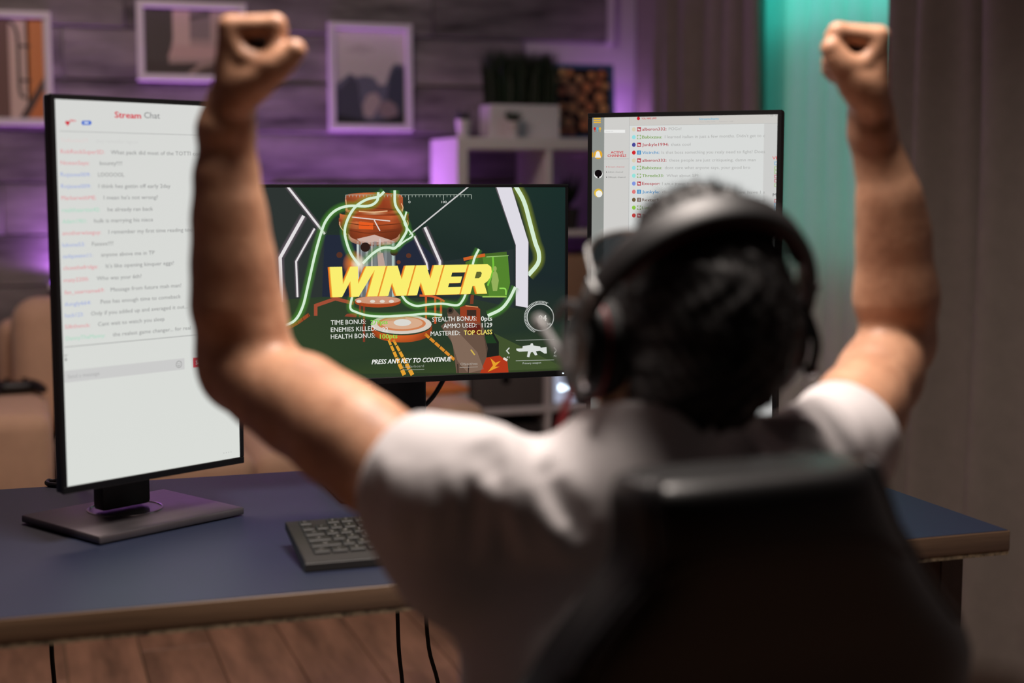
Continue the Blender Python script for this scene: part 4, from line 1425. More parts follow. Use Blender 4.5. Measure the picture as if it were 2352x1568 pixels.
# green tank with a figure
p.poly(B((430, 640), (575, 575), (745, 560), (770, 820), (740, 905), (560, 905), (450, 880)), (70, 104, 40), 4)
p.poly(B((560, 600), (755, 590), (772, 800), (745, 905), (610, 900)), (84, 132, 46), 5)
p.stroke(B((600, 820), (640, 700), (640, 600)), 4, (120, 196, 60), 6)
p.stroke(B((690, 840), (735, 845), (740, 890)), 3, (150, 220, 90), 6)
p.stroke(B((560, 905), (745, 905)), 3, (160, 200, 90), 6, False)
p.stroke(B((590, 600), (760, 590)), 2, (150, 190, 110), 6, False)
p.poly(B((640, 720), (660, 700), (675, 730), (685, 780), (672, 860), (640, 860), (628, 790)), (150, 176, 92), 7)
p.ellipse(*B((656, 690))[0], 4, 6, (150, 176, 92), 7, 14)
p.stroke(B((415, 618), (500, 600), (580, 585)), 7, (206, 96, 40), 6, False)
p.poly(B((470, 890), (495, 890), (490, 960), (465, 960)), (120, 60, 40), 5)
# neon ribbons
NE, GL = (214, 236, 212), (84, 156, 48)
for q in (((975, 100), (930, 138), (840, 160), (755, 215), (700, 300), (672, 400), (690, 500), (725, 585), (785, 665)),
          ((930, 105), (918, 172), (850, 210), (700, 210), (600, 245), (530, 320), (490, 420), (440, 600), (390, 820), (350, 980), (290, 1085), (190, 1135)),
          ((1055, 90), (1060, 200), (1110, 285), (1148, 380), (1120, 450), (1060, 530), (1010, 528), (950, 535), (880, 580), (810, 650)),
          ((1145, 252), (1128, 340), (1175, 410), (1190, 440), (1130, 480), (1080, 520))):
    p.stroke(A(*q), 5.8 if q[0][0] != 1145 else 3.8, NE, 9, True, GL, 4.4)
p.stroke(A((730, 900), (715, 990), (760, 1022), (860, 1050), (1000, 1055), (1168, 1045)) + B((130, 1035), (250, 1045)), 5.2, NE, 9, True, GL, 4.2)
p.stroke(A((1110, 895), (1150, 945), (1220, 975)) + B((130, 966), (250, 958), (365, 970), (408, 932), (432, 880)), 5.2, NE, 9, True, GL, 4.2)
p.stroke(B((482, 670), (500, 605), (532, 540)), 5.2, NE, 9, True, GL, 4.2)
p.stroke(B((815, 58), (880, 180), (930, 360), (965, 490), (992, 570), (985, 650), (912, 740)), 9.5, NE, 2, True, (140, 156, 44), 3.4)
p.stroke(B((812, 830), (760, 930), (700, 1000), (600, 1050)), 6.8, NE, 9, True, GL, 3.6)
# weapon in the foreground
p.poly(B((285, 1010), (330, 985), (400, 1060), (560, 1110), (600, 1300), (575, 1490), (360, 1490), (330, 1260), (240, 1130), (300, 1080)), (104, 82, 68), 10)
p.poly(B((300, 1180), (360, 1160), (520, 1330), (570, 1460), (450, 1490), (370, 1400)), (128, 104, 88), 11)
p.stroke(B((470, 1310), (500, 1350)), 3, (206, 176, 80), 12, False)
p.stroke(B((370, 1420), (372, 1490)), 2, (46, 34, 30), 12, False)
p.stroke(B((455, 1430), (450, 1490)), 2, (46, 34, 30), 12, False)
p.ellipse(*B((312, 1010))[0], 8, 8, (66, 56, 44), 11)
p.ellipse(*B((312, 1010))[0], 4, 4, (30, 28, 26), 12)
p.poly(B((388, 985), (430, 970), (520, 980), (542, 1000), (545, 1150), (500, 1160), (388, 1060)), (150, 62, 34), 10)
p.poly(B((440, 1005), (512, 1005), (512, 1055), (440, 1050)), (58, 44, 36), 11)
p.stroke(B((430, 974), (525, 984)), 2, (226, 150, 100), 11, False)
p.poly(B((440, 1110), (540, 1120), (560, 1200), (440, 1180)), (96, 34, 26), 11)
p.poly(B((560, 1190), (640, 1175), (685, 1250), (685, 1360), (590, 1370), (580, 1250)), (30, 34, 30), 10)
p.poly(B((575, 1205), (635, 1195), (670, 1260), (590, 1262)), (34, 62, 34), 11)
p.poly(B((590, 1370), (690, 1355), (750, 1400), (760, 1490), (540, 1490), (560, 1440)), (176, 56, 28), 11)
p.poly(B((620, 1375), (660, 1410), (700, 1395), (655, 1440), (690, 1440), (600, 1480), (640, 1430)), (228, 160, 44), 12)
p.stroke(B((720, 1375), (750, 1392)), 5, (226, 214, 206), 12, False)
# compass scale
p.stroke(A((680, 125)) + B((475, 123)), 1.1, (160, 172, 160), 8, False)
for q in range(37):
    x = 794 + q * (1082.5 - 794) / 36
    lg = 12 if q in (18, 28) else (10 if q in (0, 36) else 5.5)
    p.stroke([(x, 447), (x, 447 + lg)], 1.0 if lg < 10 else 1.3, (176, 186, 176), 8, False)
p.text(937.6, 466.5, '0', 5.6, (206, 210, 204), 8, 0.01, 0, 942.6)
p.text(1013.5, 466.5, '100', 5.6, (206, 210, 204), 8, 0.01, 0, 1025.5)
# WINNER in block letters
GLY = {'W': ([(-.15, 1), (.28, 1), (.484, .42), (.57, 1), (.83, 1), (1.024, .42), (1.13, 1), (1.51, 1), (1.17, 0), (.91, 0), (.714, .52), (.58, 0), (.24, 0)], 1.415),
       'I': ([(0, 0), (.36, 0), (.36, 1), (0, 1)], .36),
       'N': ([(0, 0), (.33, 0), (.33, .44), (.62, 0), (.98, 0), (.98, 1), (.65, 1), (.65, .54), (.36, 1), (0, 1)], .98),
       'E': ([(0, 0), (.84, 0), (.84, .25), (.35, .25), (.35, .385), (.76, .385), (.76, .60), (.35, .60), (.35, .74), (.84, .74), (.84, 1), (0, 1)], .84),
       'R': ([(0, 0), (.35, 0), (.35, .27), (.44, .27), (.60, 0), (.98, 0), (.76, .34), (.86, .42), (.92, .54), (.92, .74), (.85, .90), (.68, 1), (0, 1)], .94)}
ws = 0
lay = []
for ch in 'WINNER':
    lay.append((ch, ws))
    ws += GLY[ch][1] + 0.055
a0, b0 = p.loc(757.5, 682.5)
hL = p.loc(764, 612.5)[1] - b0
SHR = 0.30
kx = (p.loc(1128, 650)[0] - a0) / (ws - .055 + .04)
for dx_, dy_, cc, LL in ((-0.0034, -0.0004, (222, 110, 36), 13), (-0.0017, -0.0002, (238, 160, 50), 14), (0, 0, (250, 238, 112), 15)):
    for ch, xo in lay:
        g = GLY[ch][0]
        p.lpoly([(a0 + dx_ + (x_ + xo) * kx + (y_ - 0.5) * SHR * hL, b0 + dy_ + y_ * hL) for x_, y_ in g], cc, LL)
        if ch == 'R':
            p.lpoly([(a0 + dx_ + (x_ + xo) * kx + (y_ - 0.5) * SHR * hL, b0 + dy_ + y_ * hL) for x_, y_ in [(.35, .53), (.50, .53), (.56, .58), (.56, .70), (.50, .75), (.35, .75)]], (96, 100, 48) if LL == 15 else cc, LL + (0.5 if LL == 15 else 0))
# results
T1 = (226, 228, 222)
for y, sL, e, v_, vx, ve, vc in ((745.5, 'TIME BONUS:', 840, '279pts', 850.5, 890, (120, 214, 70)), (762, 'ENEMIES KILLED:', 864, '22', 877.5, 891, (226, 228, 222)), (778, 'HEALTH BONUS:', 861, '100pts', 872, 912.5, (150, 216, 80))):
    p.text(759.5, y, sL, 10.5, T1, 13, 0.008, 0, e)
    p.text(vx, y - 0.5, v_, 10.5, vc, 13, 0.02, 0, ve)
for y, x, sL, e, v_, vx, ve, vc in ((738.5, 992, 'STEALTH BONUS:', 1094, '0pts', 1104, 1130, T1), (753.5, 1018, 'AMMO USED:', 1094, '1129', 1106, 1130, T1), (771, 988.5, 'MASTERED:', 1056, 'TOP CLASS', 1064.5, 1130, (240, 222, 110))):
    p.text(x, y, sL, 10.5, T1, 13, 0.008, 0, e)
    p.text(vx, y - 2, v_, 10.5, vc, 13, 0.02, 0, ve)
p.text(853, 836, 'PRESS ANY KEY TO CONTINUE', 10.5, (238, 238, 234), 13, 0.03, 0.25, 1037)
p.text(925, 844.5, 'Leaderboard', 6, (150, 156, 146), 13, 0, 0, 973)
p.stroke([(923, 849), (974, 848)], 1, (150, 156, 146), 13, False)
p.text(1057, 838.5, 'Objectives', 6, (176, 170, 162), 13, 0, 0, 1096)
p.stroke([(1055, 843.5), (1097, 842)], 1, (176, 170, 162), 13, False)
# ammo dial
cxp, cyp = B((1003, 1062))[0]
ring = [(cxp + 30.5 * math.cos(a_ / 40 * 2 * PI), cyp + 30.5 * math.sin(a_ / 40 * 2 * PI)) for a_ in range(41)]
p.stroke(ring, 2, (206, 210, 206), 13, True)
for q in range(34):
    a_ = math.radians(112 + q * 5.5)
    p.stroke([(cxp + 32.5 * math.cos(a_), cyp + 32.5 * math.sin(a_)), (cxp + 36 * math.cos(a_), cyp + 36 * math.sin(a_))], 1.5, (206, 210, 206), 13, False)
arc = [(cxp + 37 * math.cos(math.radians(112 + q * 9.35)), cyp + 37 * math.sin(math.radians(112 + q * 9.35))) for q in range(21)]
p.stroke(arc, 1, (190, 196, 190), 13, True)
p.text(1236, 737, '94', 13, (226, 228, 224), 13, 0.03, 0, 1255)
p.text(1255, 747, '30', 6, (206, 208, 204), 13, 0.01, 0, 1265)
p.stroke([(1184, 781), (1272, 779)], 1.1, (160, 166, 158), 13, False)
p.stroke([(1184, 828), (1272, 826)], 1.1, (170, 176, 168), 13, False)
p.stroke([(1169.5, 798), (1163, 805), (1169, 812)], 2.6, (206, 210, 204), 13, False)
p.stroke([(1272, 797), (1278, 804), (1272.5, 811)], 2.6, (206, 210, 204), 13, False)
p.text(1163.5, 822.5, 'F1', 4, (206, 210, 204), 13, 0.02, 0, 1169.5)
p.text(1271.5, 818.5, 'F2', 4, (206, 210, 204), 13, 0.02, 0, 1277.5)
p.poly(B((818, 1302), (865, 1300), (868, 1282), (925, 1275), (930, 1262), (945, 1262), (950, 1278), (1000, 1285), (1005, 1295), (1050, 1290), (1052, 1338), (1035, 1340), (1000, 1318), (968, 1322), (980, 1350), (962, 1354), (945, 1328), (930, 1330), (918, 1368), (900, 1364), (908, 1322), (840, 1325), (820, 1316)), (216, 220, 216), 13)
p.text(1200, 836, 'Primary weapon', 4.5, (196, 202, 196), 13, 0, 0, 1242)
p.build('screen_display', M['display'], s, inv)

# cables behind the monitors
mc = t.location
a, b_ = W(1036, 868, 2.56), W(958, 952, 2.58)
tag(tube('monitor_cable', [a + ZN * 0.10 + RT * 0.05, a + ZN * 0.02, (a + b_) / 2 + ZN * 0.002, b_, b_ - ZN * 0.06 - RT * 0.03, Vector((b_.x - 0.06, b_.y - 0.02, DZ + 0.006)), Vector((b_.x - 0.14, b_.y + 0.0, DZ + 0.005))], 0.0042, M['cable'], None, 8),
    'black cable running down behind the middle game monitor stand', 'cable')
q = at_z(112, 1104, DZ + 0.004)
tag(tube('monitor_cable', [W(240, 930, 2.25), W(215, 1020, 2.33), Vector((q.x + 0.05, q.y - 0.06, DZ + 0.03)), q + Vector((0.012, -0.015, 0.002)), q, q + Vector((0.0, -0.03, 0.0)), q + Vector((0.04, -0.06, 0.0))], 0.004, M['cable'], None, 8),
    'black cable lying behind the left portrait chat monitor', 'cable')

# ================================================================== keyboard
k1, k2 = at_z(702, 1315, DZ + 0.0005), at_z(957, 1293, DZ + 0.0005)
ka = math.atan2(k2.y - k1.y, k2.x - k1.x)
KW, KD = 0.458, 0.142
t = thing('keyboard', 'black full size keyboard on the blue desk in front of the person', 'keyboard', tuple(k1), ka)
bm = bmesh.new()
prof = [(0, 0.0), (0, 0.0120), (0.004, 0.0150), (KD - 0.012, 0.0355), (KD, 0.0360), (KD, 0.024), (0.02, 0.0)]
r0 = [bm.verts.new((0, y, z)) for y, z in prof]
r1 = [bm.verts.new((KW, y, z)) for y, z in prof]
bm.faces.new(r0[::-1])
bm.faces.new(r1)
for i in range(len(prof)):
    j = (i + 1) % len(prof)
    bm.faces.new((r0[i], r0[j], r1[j], r1[i]))
bmesh.ops.recalc_face_normals(bm, faces=bm.faces)
bmesh.ops.bevel(bm, geom=[e for e in bm.edges if e.calc_length() > 0.1], offset=0.0012, segments=2, affect='EDGES', clamp_overlap=True)
bm_obj('body', bm, M['kb_body'], t, smooth=True)
sl = math.atan2(0.0355 - 0.0150, KD - 0.016)
for xx in (0.03, KW - 0.05):
    box('foot', (xx + 0.01, KD - 0.018, 0.0110), (0.022, 0.008, 0.0225), M['black_plastic'], t, 0.001, seg=1)
U_ = 0.01905
rows_ = [[('Esc', 1), ('', -1), ('F1', 1), ('F2', 1), ('F3', 1), ('F4', 1), ('', -.5), ('F5', 1), ('F6', 1), ('F7', 1), ('F8', 1), ('', -.5), ('F9', 1), ('F10', 1), ('F11', 1), ('F12', 1)],
         [('~', 1)] + [(c_, 1) for c_ in '1234567890-='] + [('Back', 2)],
         [('Tab', 1.5)] + [(c_, 1) for c_ in 'QWERTYUIOP[]'] + [('\\', 1.5)],
         [('Caps', 1.75)] + [(c_, 1) for c_ in "ASDFGHJKL;'"] + [('Enter', 2.25)],
         [('Shift', 2.25)] + [(c_, 1) for c_ in 'ZXCVBNM,./'] + [('Shift', 2.75)],
         [('Ctrl', 1.25), ('Fn', 1.25), ('Alt', 1.25), ('', 6.25), ('Alt', 1.25), ('Fn', 1.25), ('Ctrl', 1.25), ('', 1.25)]]
nav = {0: ['Prt', 'Scr', 'Pau'], 1: ['Ins', 'Hom', 'Up'], 2: ['Del', 'End', 'Dn'], 4: [None, '^', None], 5: ['<', 'v', '>']}
num = {1: ['Num', '/', '*', '-'], 2: ['7', '8', '9', '+'], 3: ['4', '5', '6', ''], 4: ['1', '2', '3', 'Ent'], 5: ['0', '0', '.', '']}
kmesh = {}
slope = Matrix.Rotation(sl, 4, 'X')
lv, lf = [], []


def keycap(x, row, wu, s_):
    if wu not in kmesh:
        w, d, h = wu * U_ - 0.0026, U_ - 0.0030, 0.0042
        bm = bmesh.new()
        bot = [bm.verts.new((sx * w / 2, sy * d / 2, 0)) for sx, sy in ((-1, -1), (1, -1), (1, 1), (-1, 1))]
        mid = [bm.verts.new((sx * (w / 2 - .0006), sy * (d / 2 - .0006), h - .0008)) for sx, sy in ((-1, -1), (1, -1), (1, 1), (-1, 1))]
        tp = [bm.verts.new((sx * (w / 2 - .0016), sy * (d / 2 - .0016), h)) for sx, sy in ((-1, -1), (1, -1), (1, 1), (-1, 1))]
        for A_, B_ in ((bot, mid), (mid, tp)):
            for i in range(4):
                bm.faces.new((A_[i], A_[(i + 1) % 4], B_[(i + 1) % 4], B_[i]))
        bm.faces.new(tp)
        bm.faces.new(bot[::-1])
        o = bm_obj('key', bm, M['key'], t)
        kmesh[wu] = o.data
    else:
        o = link(bpy.data.objects.new('key', kmesh[wu]), t)
    yl = 0.018 + (5 - row) * U_ * 1.0
    z = 0.0150 + (yl + U_ / 2 - 0.004) * math.tan(sl) - 0.0006
    m_ = Matrix.Translation((x + wu * U_ / 2, yl + U_ / 2, z)) @ slope
    o.matrix_local = m_
    if s_:
        v, f = text_geo(s_)
        if v:
            k = 0.0050 if len(s_) == 1 else 0.0032
            xa, xb = min(q_[0] for q_ in v), max(q_[0] for q_ in v)
            b0 = len(lv)
            for q_ in v:
                lv.append(m_ @ Vector(((q_[0] - (xa + xb) / 2) * k, q_[1] * k + 0.0003, 0.00435)))
            for q_ in f:
                lf.append(tuple(i + b0 for i in q_))


for r_, row in enumerate(rows_):
    x = 0.0145
    for s_, wu in row:
        if wu > 0:
            keycap(x, r_, wu, s_)
        x += abs(wu) * U_
    for q_, s_ in enumerate(nav.get(r_, [])):
        if s_ is not None:
            keycap(0.0145 + 15.2 * U_ + q_ * U_, r_, 1, s_)
    for q_, s_ in enumerate(num.get(r_, [])):
        keycap(0.0145 + 18.4 * U_ + q_ * U_, r_, 1, s_)
mesh_np('legend', lv, lf, M['legend'], t, False)
# ================================================================== the person
# joints, each a world point
CX = 0.552
HEAD = W(1575, 780, 1.385)
MH = Matrix.Translation(HEAD) @ Matrix.Rotation(math.radians(2), 4, 'Z') @ Matrix.Rotation(math.radians(36), 4, 'X')
RH = MH.to_3x3()


def HL(x, y, z):
    return MH @ Vector((x, y, z))


NECK = W(1485, 1050, 1.36)
armL = [(W(531, 236, 1.460), .0225), (W(519, 300, 1.460), .0262), (W(523, 400, 1.468), .0287), (W(528, 500, 1.477), .0330), (W(537, 600, 1.485), .0362),
        (W(548, 700, 1.495), .0392), (W(550, 775, 1.50), .0400), (W(553, 832, 1.50), .0400)]
upL = [(W(553, 835, 1.50), .0405), (W(620, 888, 1.478), .0425), (W(690, 938, 1.452), .0440), (W(780, 1000, 1.418), .0460), (W(872, 1062, 1.388), .0475), (W(1010, 1095, 1.345), .044)]
armR = [(W(2000, 254, 1.600), .0220), (W(2003, 305, 1.602), .0222), (W(2017, 360, 1.608), .0232), (W(2030, 402, 1.612), .0265), (W(2043, 470, 1.62), .0315), (W(2052, 536, 1.63), .0352),
        (W(2058, 670, 1.645), .0380), (W(2062, 770, 1.66), .0375)]
upR = [(W(2062, 775, 1.66), .0385), (W(2020, 865, 1.62), .0430), (W(1975, 938, 1.57), .0455), (W(1930, 1000, 1.51), .0465), (W(1885, 1045, 1.445), .044)]
SL_, SR_ = upL[-1][0], upR[-1][0]

body = Field((0.08, 1.06, 0.50), (1.08, 1.66, 1.46), 0.003)
# trunk (under the shirt)
body.ell((CX, 1.268, 0.815), (.160, .098, .170), k=.0)
body.ell((CX, 1.290, 0.640), (.145, .085, .150), k=.05)
body.chain([NECK + Vector((0, .02, -.05)), W(1230, 1150, 1.355), SL_], [.044, .040, .042], k=.02)
body.chain([NECK + Vector((0, .02, -.05)), W(1720, 1115, 1.415), SR_], [.044, .040, .042], k=.02)
# neck and head
body.chain([HL(-.018, -.028, -.03), NECK, NECK + Vector((0, .02, -.08))], [.055, .058, .050], k=.012)
body.ell(HL(0, -.012, .035), (.077, .098, .092), RH, k=.02)
body.ell(HL(0, .030, -.035), (.062, .068, .085), RH, k=.03)
body.ell(HL(0, .052, -.088), (.042, .042, .030), RH, k=.03)
for s in (-1, 1):
    body.ell(HL(s * .048, .045, -.060), (.020, .045, .040), RH, k=.03)         # jaw
    body.ell(HL(s * .038, .076, -.018), (.022, .022, .018), RH, k=.02)         # cheek
    body.ell(HL(s * .032, .104, .014), (.017, .012, .011), RH, k=.010, cut=True)
    body.cap(HL(s * .014, .093, .033), HL(s * .048, .080, .036), .010, .008, k=.012)
    body.ell(HL(s * .080, -.008, .000), (.009, .022, .034), RH, k=.008)         # ear
    body.ell(HL(s * .088, -.004, .003), (.006, .012, .020), RH, k=.004, cut=True)
body.cap(HL(0, .092, .026), HL(0, .116, -.024), .008, .012, k=.012)
for s in (-1, 1):
    body.cap(HL(s * .010, .104, -.028), HL(s * .014, .098, -.028), .008, .007, k=.008)
body.cap(HL(-.018, .088, -.058), HL(.018, .088, -.058), .0075, .0075, k=.008)
body.cap(HL(-.016, .087, -.070), HL(.016, .087, -.070), .0085, .0085, k=.006)
body.cap(HL(-.022, .099, -.0635), HL(.022, .099, -.0635), .0022, .0022, k=.003, cut=True)
# arms with muscle
for arm, up, s in ((armL, upL, 1), (armR, upR, -1)):
    body.chain([p_ for p_, r_ in arm], [r_ for p_, r_ in arm], k=.014)
    body.chain([p_ for p_, r_ in up], [r_ for p_, r_ in up], k=.020)
    e, w_ = arm[-1][0], arm[0][0]
    body.ell(e + (up[1][0] - e) * 0.05 - FW * 0.0 - (w_ - e).normalized() * .020 - RT * (.012 * s), (.020, .020, .022), k=.02)      # point of the elbow
    # wrist is wider from side to side than thick
    body.cap(w_ - FW * .008, arm[1][0] - FW * .009, .0205, .022, k=.01)
    body.cap(w_ + FW * .008, arm[1][0] + FW * .009, .0205, .022, k=.01)
# brachioradialis and forearm extensor ridges
body.cap(W(590, 740, 1.475), W(548, 480, 1.455), .026, .016, k=.03)
body.cap(W(500, 700, 1.47), W(500, 420, 1.455), .022, .012, k=.03)
body.cap(W(2020, 690, 1.63), W(2022, 470, 1.605), .024, .014, k=.03)
body.cap(W(2092, 690, 1.63), W(2066, 450, 1.605), .024, .012, k=.03)
body.cap(W(700, 900, 1.44), W(820, 985, 1.39), .030, .034, k=.03)


def fist(O, X, Y, Z, thumb, k=1.0):
    """closed hand: X towards the palm, Y along the hand, Z from the thumb side to the little finger"""
    def P(x, y, z):
        return O + X * (x * k) + Y * (y * k) + Z * (z * k)
    F = [  # knuckle, middle joint, end joint, tip, radii
        [(.0045, .0755, -.027), (.0475, .0765, -.029), (.0490, .0500, -.028), (.031, .0385, -.022)],
        [(.0000, .0770, -.005), (.0450, .0775, -.006), (.0480, .0490, -.006), (.030, .0385, -.006)],
        [(-.001, .0720, .015), (.0410, .0720, .0145), (.0440, .0460, .014), (.027, .0370, .013)],
        [(.0010, .0650, .033), (.0345, .0650, .032), (.0370, .0440, .031), (.023, .0360, .029)]]
    R_ = [(.0118, .0108, .0094, .0085), (.0120, .0108, .0096, .0086), (.0114, .0102, .0092, .0083), (.0104, .0090, .0082, .0074)]
    for q, r_ in zip(F, R_):
        # palm ray from the wrist to the knuckle
        body.cap(P(.000, .004, q[0][2] * .55), P(q[0][0] - .001, q[0][1], q[0][2]), .0165, r_[0] * .96, k=.008)
        pts = [P(*c) for c in q]
        for i in range(3):
            body.cap(pts[i], pts[i + 1], r_[i] * k, r_[i + 1] * k, k=.0035)
    body.ell(P(.004, .040, .004), (.016, .016, .016), k=.015)
    for (c, m_, t_, r0, r1, r2) in (thumb,):
        body.cap(P(*c), P(*m_), r0, r1, k=.014)
        mid = [(a + b_) / 2 for a, b_ in zip(m_, t_)]
        mid[1] -= .0008
        body.cap(P(*m_), P(*mid), r1, r2 * 1.06, k=.006)
        body.cap(P(*mid), P(*t_), r2 * 1.06, r2, k=.003)
        body.ell(P(c[0] + .008, c[1] + .012, c[2]), (.017, .017, .017), k=.02)       # ball of the thumb
        # skin fold between thumb and forefinger
        body.chain([P(.007, .064, -.029), P(.019, .046, -.032), P(m_[0] - .008, m_[1] + .002, m_[2])], [.0080, .0070, .0090], k=.008)


fist(W(532, 252, 1.455), RT, UP, FW, ((.014, .014, -.020), (.0490, .0350, -.033), (.0670, .0510, -.036), .0170, .0132, .0115))
tl_ = math.radians(4)
fist(W(2001, 258, 1.592), -RT * math.cos(tl_) + UP * math.sin(tl_), UP * math.cos(tl_) + RT * math.sin(tl_), FW,
     ((.012, .014, -.020), (.0400, .0415, -.031), (.0545, .0585, -.034), .0170, .0130, .0112))
person = body.mesh('person', M['skin'])
tag(person, 'man seen from behind in white t-shirt raising both clenched fists at the monitors', 'person')

# eyes, brows, lips
for s in (-1, 1):
    bm = bmesh.new()
    bmesh.ops.create_uvsphere(bm, u_segments=16, v_segments=10, radius=0.0118)
    bmesh.ops.translate(bm, verts=bm.verts, vec=HL(s * .032, .0905, .014))
    e = bm_obj('eye', bm, M['eye'], person, smooth=True)
    tube('eyebrow', [HL(s * .016, .1030, .037), HL(s * .032, .1000, .041), HL(s * .050, .0860, .038)], 0.0035, M['brow'], person, 8)

# ------------------------------------------------------------------ t-shirt
sh_ = Field((0.10, 1.06, 0.50), (1.08, 1.62, 1.14), 0.0035)
sh_.ell((CX, 1.264, 0.800), (.176, .118, .192), k=0)
sh_.ell((CX, 1.290, 0.620), (.166, .100, .165), k=.06)
sh_.chain([NECK + Vector((0, .012, -.045)), W(1380, 1132, 1.355), W(1220, 1150, 1.352), W(1090, 1112, 1.350), SL_], [.074, .057, .049, .050, .0515], k=.03)
sh_.chain([NECK + Vector((0, .012, -.045)), W(1640, 1110, 1.39), W(1730, 1095, 1.42), SR_], [.074, .058, .050, .0515], k=.03)
hemL, hemR = W(930, 1080, 1.372), W(1932, 998, 1.52)
sh_.chain([SL_, W(950, 1082, 1.362), W(830, 1046, 1.40)], [.0515, .0530, .0545], k=.02)
sh_.chain([SR_, W(1925, 1005, 1.505), W(1985, 930, 1.58)], [.0515, .0520, .0535], k=.02)
sh_.chain([W(955, 1125, 1.372), W(985, 1200, 1.362), W(1035, 1310, 1.36)], [.043, .045, .05], k=.04)
sh_.chain([W(1930, 1060, 1.50), W(1870, 1230, 1.43)], [.045, .05], k=.04)
nL = (W(640, 900, 1.47) - SL_)
nR = (W(2040, 840, 1.64) - SR_)
# soft large creases of the cloth
sh_.wave(lambda x, y, z: 0.0022 * np.sin(38 * x + 22 * z + 3 * np.sin(9 * z + 5 * x)) * np.sin(17 * z - 13 * x + 1.0)
         + 0.0012 * np.sin(75 * x - 40 * z + 30 * y) * np.sin(31 * z + 20 * x + 2))


def surf(px, py, z0=1.05, z1=1.7):
    """first cloth point met along the view through a pixel"""
    n = 400
    for i in range(n):
        p_ = W(px, py, z0 + (z1 - z0) * i / n)
        q = np.round((np.array(p_) - sh_.lo) / sh_.h).astype(int)
        if (q >= 0).all() and (q < sh_.n).all() and sh_.f[tuple(q)] < 0:
            return p_
    return None


def crease(pts, sig, amp):
    P = catmull([p_ for p_ in (surf(*q) for q in pts) if p_ is not None], 4)
    n = len(P)
    sh_.fold(P, [amp * math.sin(PI * (i + .8) / (n + .6)) ** .6 for i in range(n)], sig)


def Z8(*q):
    return [(830 + x / 2.215, 860 + y / 2.215) for x, y in q]


folds = [(Z8((690, 300), (740, 420), (810, 560), (880, 690), (950, 790), (1050, 860), (1150, 845), (1205, 770)), .0110, .024),
         (Z8((600, 540), (645, 620), (650, 740), (622, 880)), .0085, .017),
         (Z8((735, 560), (765, 700), (820, 860)), .0085, .014),
         (Z8((1010, 470), (1080, 590), (1120, 720)), .010, .008),
         (Z8((985, 370), (930, 460), (860, 560)), .007, .007),
         (Z8((120, 420), (165, 600), (150, 800)), .007, .005),
         (Z8((215, 480), (245, 660), (205, 840)), .007, .006),
         (Z8((320, 520), (350, 700), (330, 860)), .008, .006),
         (Z8((440, 480), (490, 640), (480, 820)), .008, .005),
         (Z8((560, 350), (620, 335), (680, 300)), .006, .004),
         (Z8((685, 300), (690, 440), (690, 600)), .0055, -.008),
         (Z8((560, 560), (600, 700), (590, 850)), .007, -.008),
         (Z8((700, 620), (715, 760), (740, 880)), .007, -.008),
         (Z8((840, 660), (890, 780), (960, 880)), .008, -.008),
         (Z8((960, 520), (1010, 660), (1060, 770)), .011, -.010),
         (Z8((1010, 370), (940, 480), (880, 530)), .006, -.006),
         ([(1745, 1005), (1790, 1040), (1850, 1060)], .007, .008), ([(1800, 965), (1860, 990), (1900, 1040)], .007, .008),
         ([(1870, 910), (1925, 965), (1965, 1030)], .006, .005), ([(1725, 1025), (1745, 1050), (1752, 1075)], .007, .008),
         ([(1770, 985), (1820, 1018), (1880, 1050)], .006, -.006), ([(1850, 925), (1900, 975), (1935, 1040)], .006, -.005)]
traced = [(q, sig, amp) for q, sig, amp in folds]
for q, sig, amp in traced:
    crease(q, sig, amp)
# openings: sleeve ends and neck
sh_.plane_cut(hemL, nL, .13, k=.004)
sh_.plane_cut(hemR, nR, .13, k=.004)
for hem, dn, up in ((hemL, nL.normalized(), upL), (hemR, nR.normalized(), upR)):
    sh_.cap(hem - dn * .022, hem + dn * .05, .0480, .0500, k=.003, cut=True)
sh_.cap(NECK + Vector((0, .004, -.04)), NECK + (HEAD - NECK) * .36, .080, .072, k=.03)
sh_.plane_cut(NECK + (HEAD - NECK) * .40, (.12, .25, 1), .086, k=.006)
sh_.cap(NECK + (HEAD - NECK) * .9, NECK + (HEAD - NECK) * .62, .064, .062, k=.004, cut=True)
shirt = sh_.mesh('t_shirt', M['shirt'], person)
# ribbed collar
cpts = []
ax = (HEAD - NECK).normalized()
nx = Vector((1, 0, 0))
ny_ = ax.cross(nx).normalized()
for k in range(41):
    a = 2 * PI * k / 40
    cpts.append(NECK + ax * .042 + nx * (.0670 * math.cos(a)) + ny_ * (.0670 * math.sin(a)))
tube('collar', cpts, .0055, M['shirt'], shirt, 8, False)

# ------------------------------------------------------------------ hair
hr = Field(HEAD - Vector((.16, .18, .17)), HEAD + Vector((.16, .18, .21)), 0.0028)
hr.ell(HL(0, -.014, .038), (.0825, .104, .098), RH, k=0)
hr.ell(HL(-.028, -.070, -.040), (.052, .036, .062), RH, k=.03)
hr.ell(HL(-.040, -.076, -.068), (.044, .030, .046), RH, k=.03)
hr.ell(HL(0, .028, .098), (.058, .052, .034), RH, k=.03)
hr.ell(HL(.012, .046, .098), (.050, .042, .030), RH, k=.02)
hr.ell(HL(0, .120, -.010), (.105, .090, .108), RH, k=.012, cut=True)
hr.ell(HL(0, .035, -.080), (.100, .070, .055), RH, k=.012, cut=True)
for s in (-1, 1):
    hr.ell(HL(s * .092, .004, -.012), (.022, .030, .038), RH, k=.006, cut=True)
hr.wave(lambda x, y, z: 0.0022 * np.sin(160 * x + 60 * y + 2 * np.sin(90 * z)) * np.sin(140 * z - 70 * x) + 0.0015 * np.sin(300 * x + 110 * z) * np.sin(260 * y - 180 * z))
hair = hr.mesh('hair', M['hair'], person)
vs_ = np.empty(len(hair.data.vertices) * 3, np.float32)
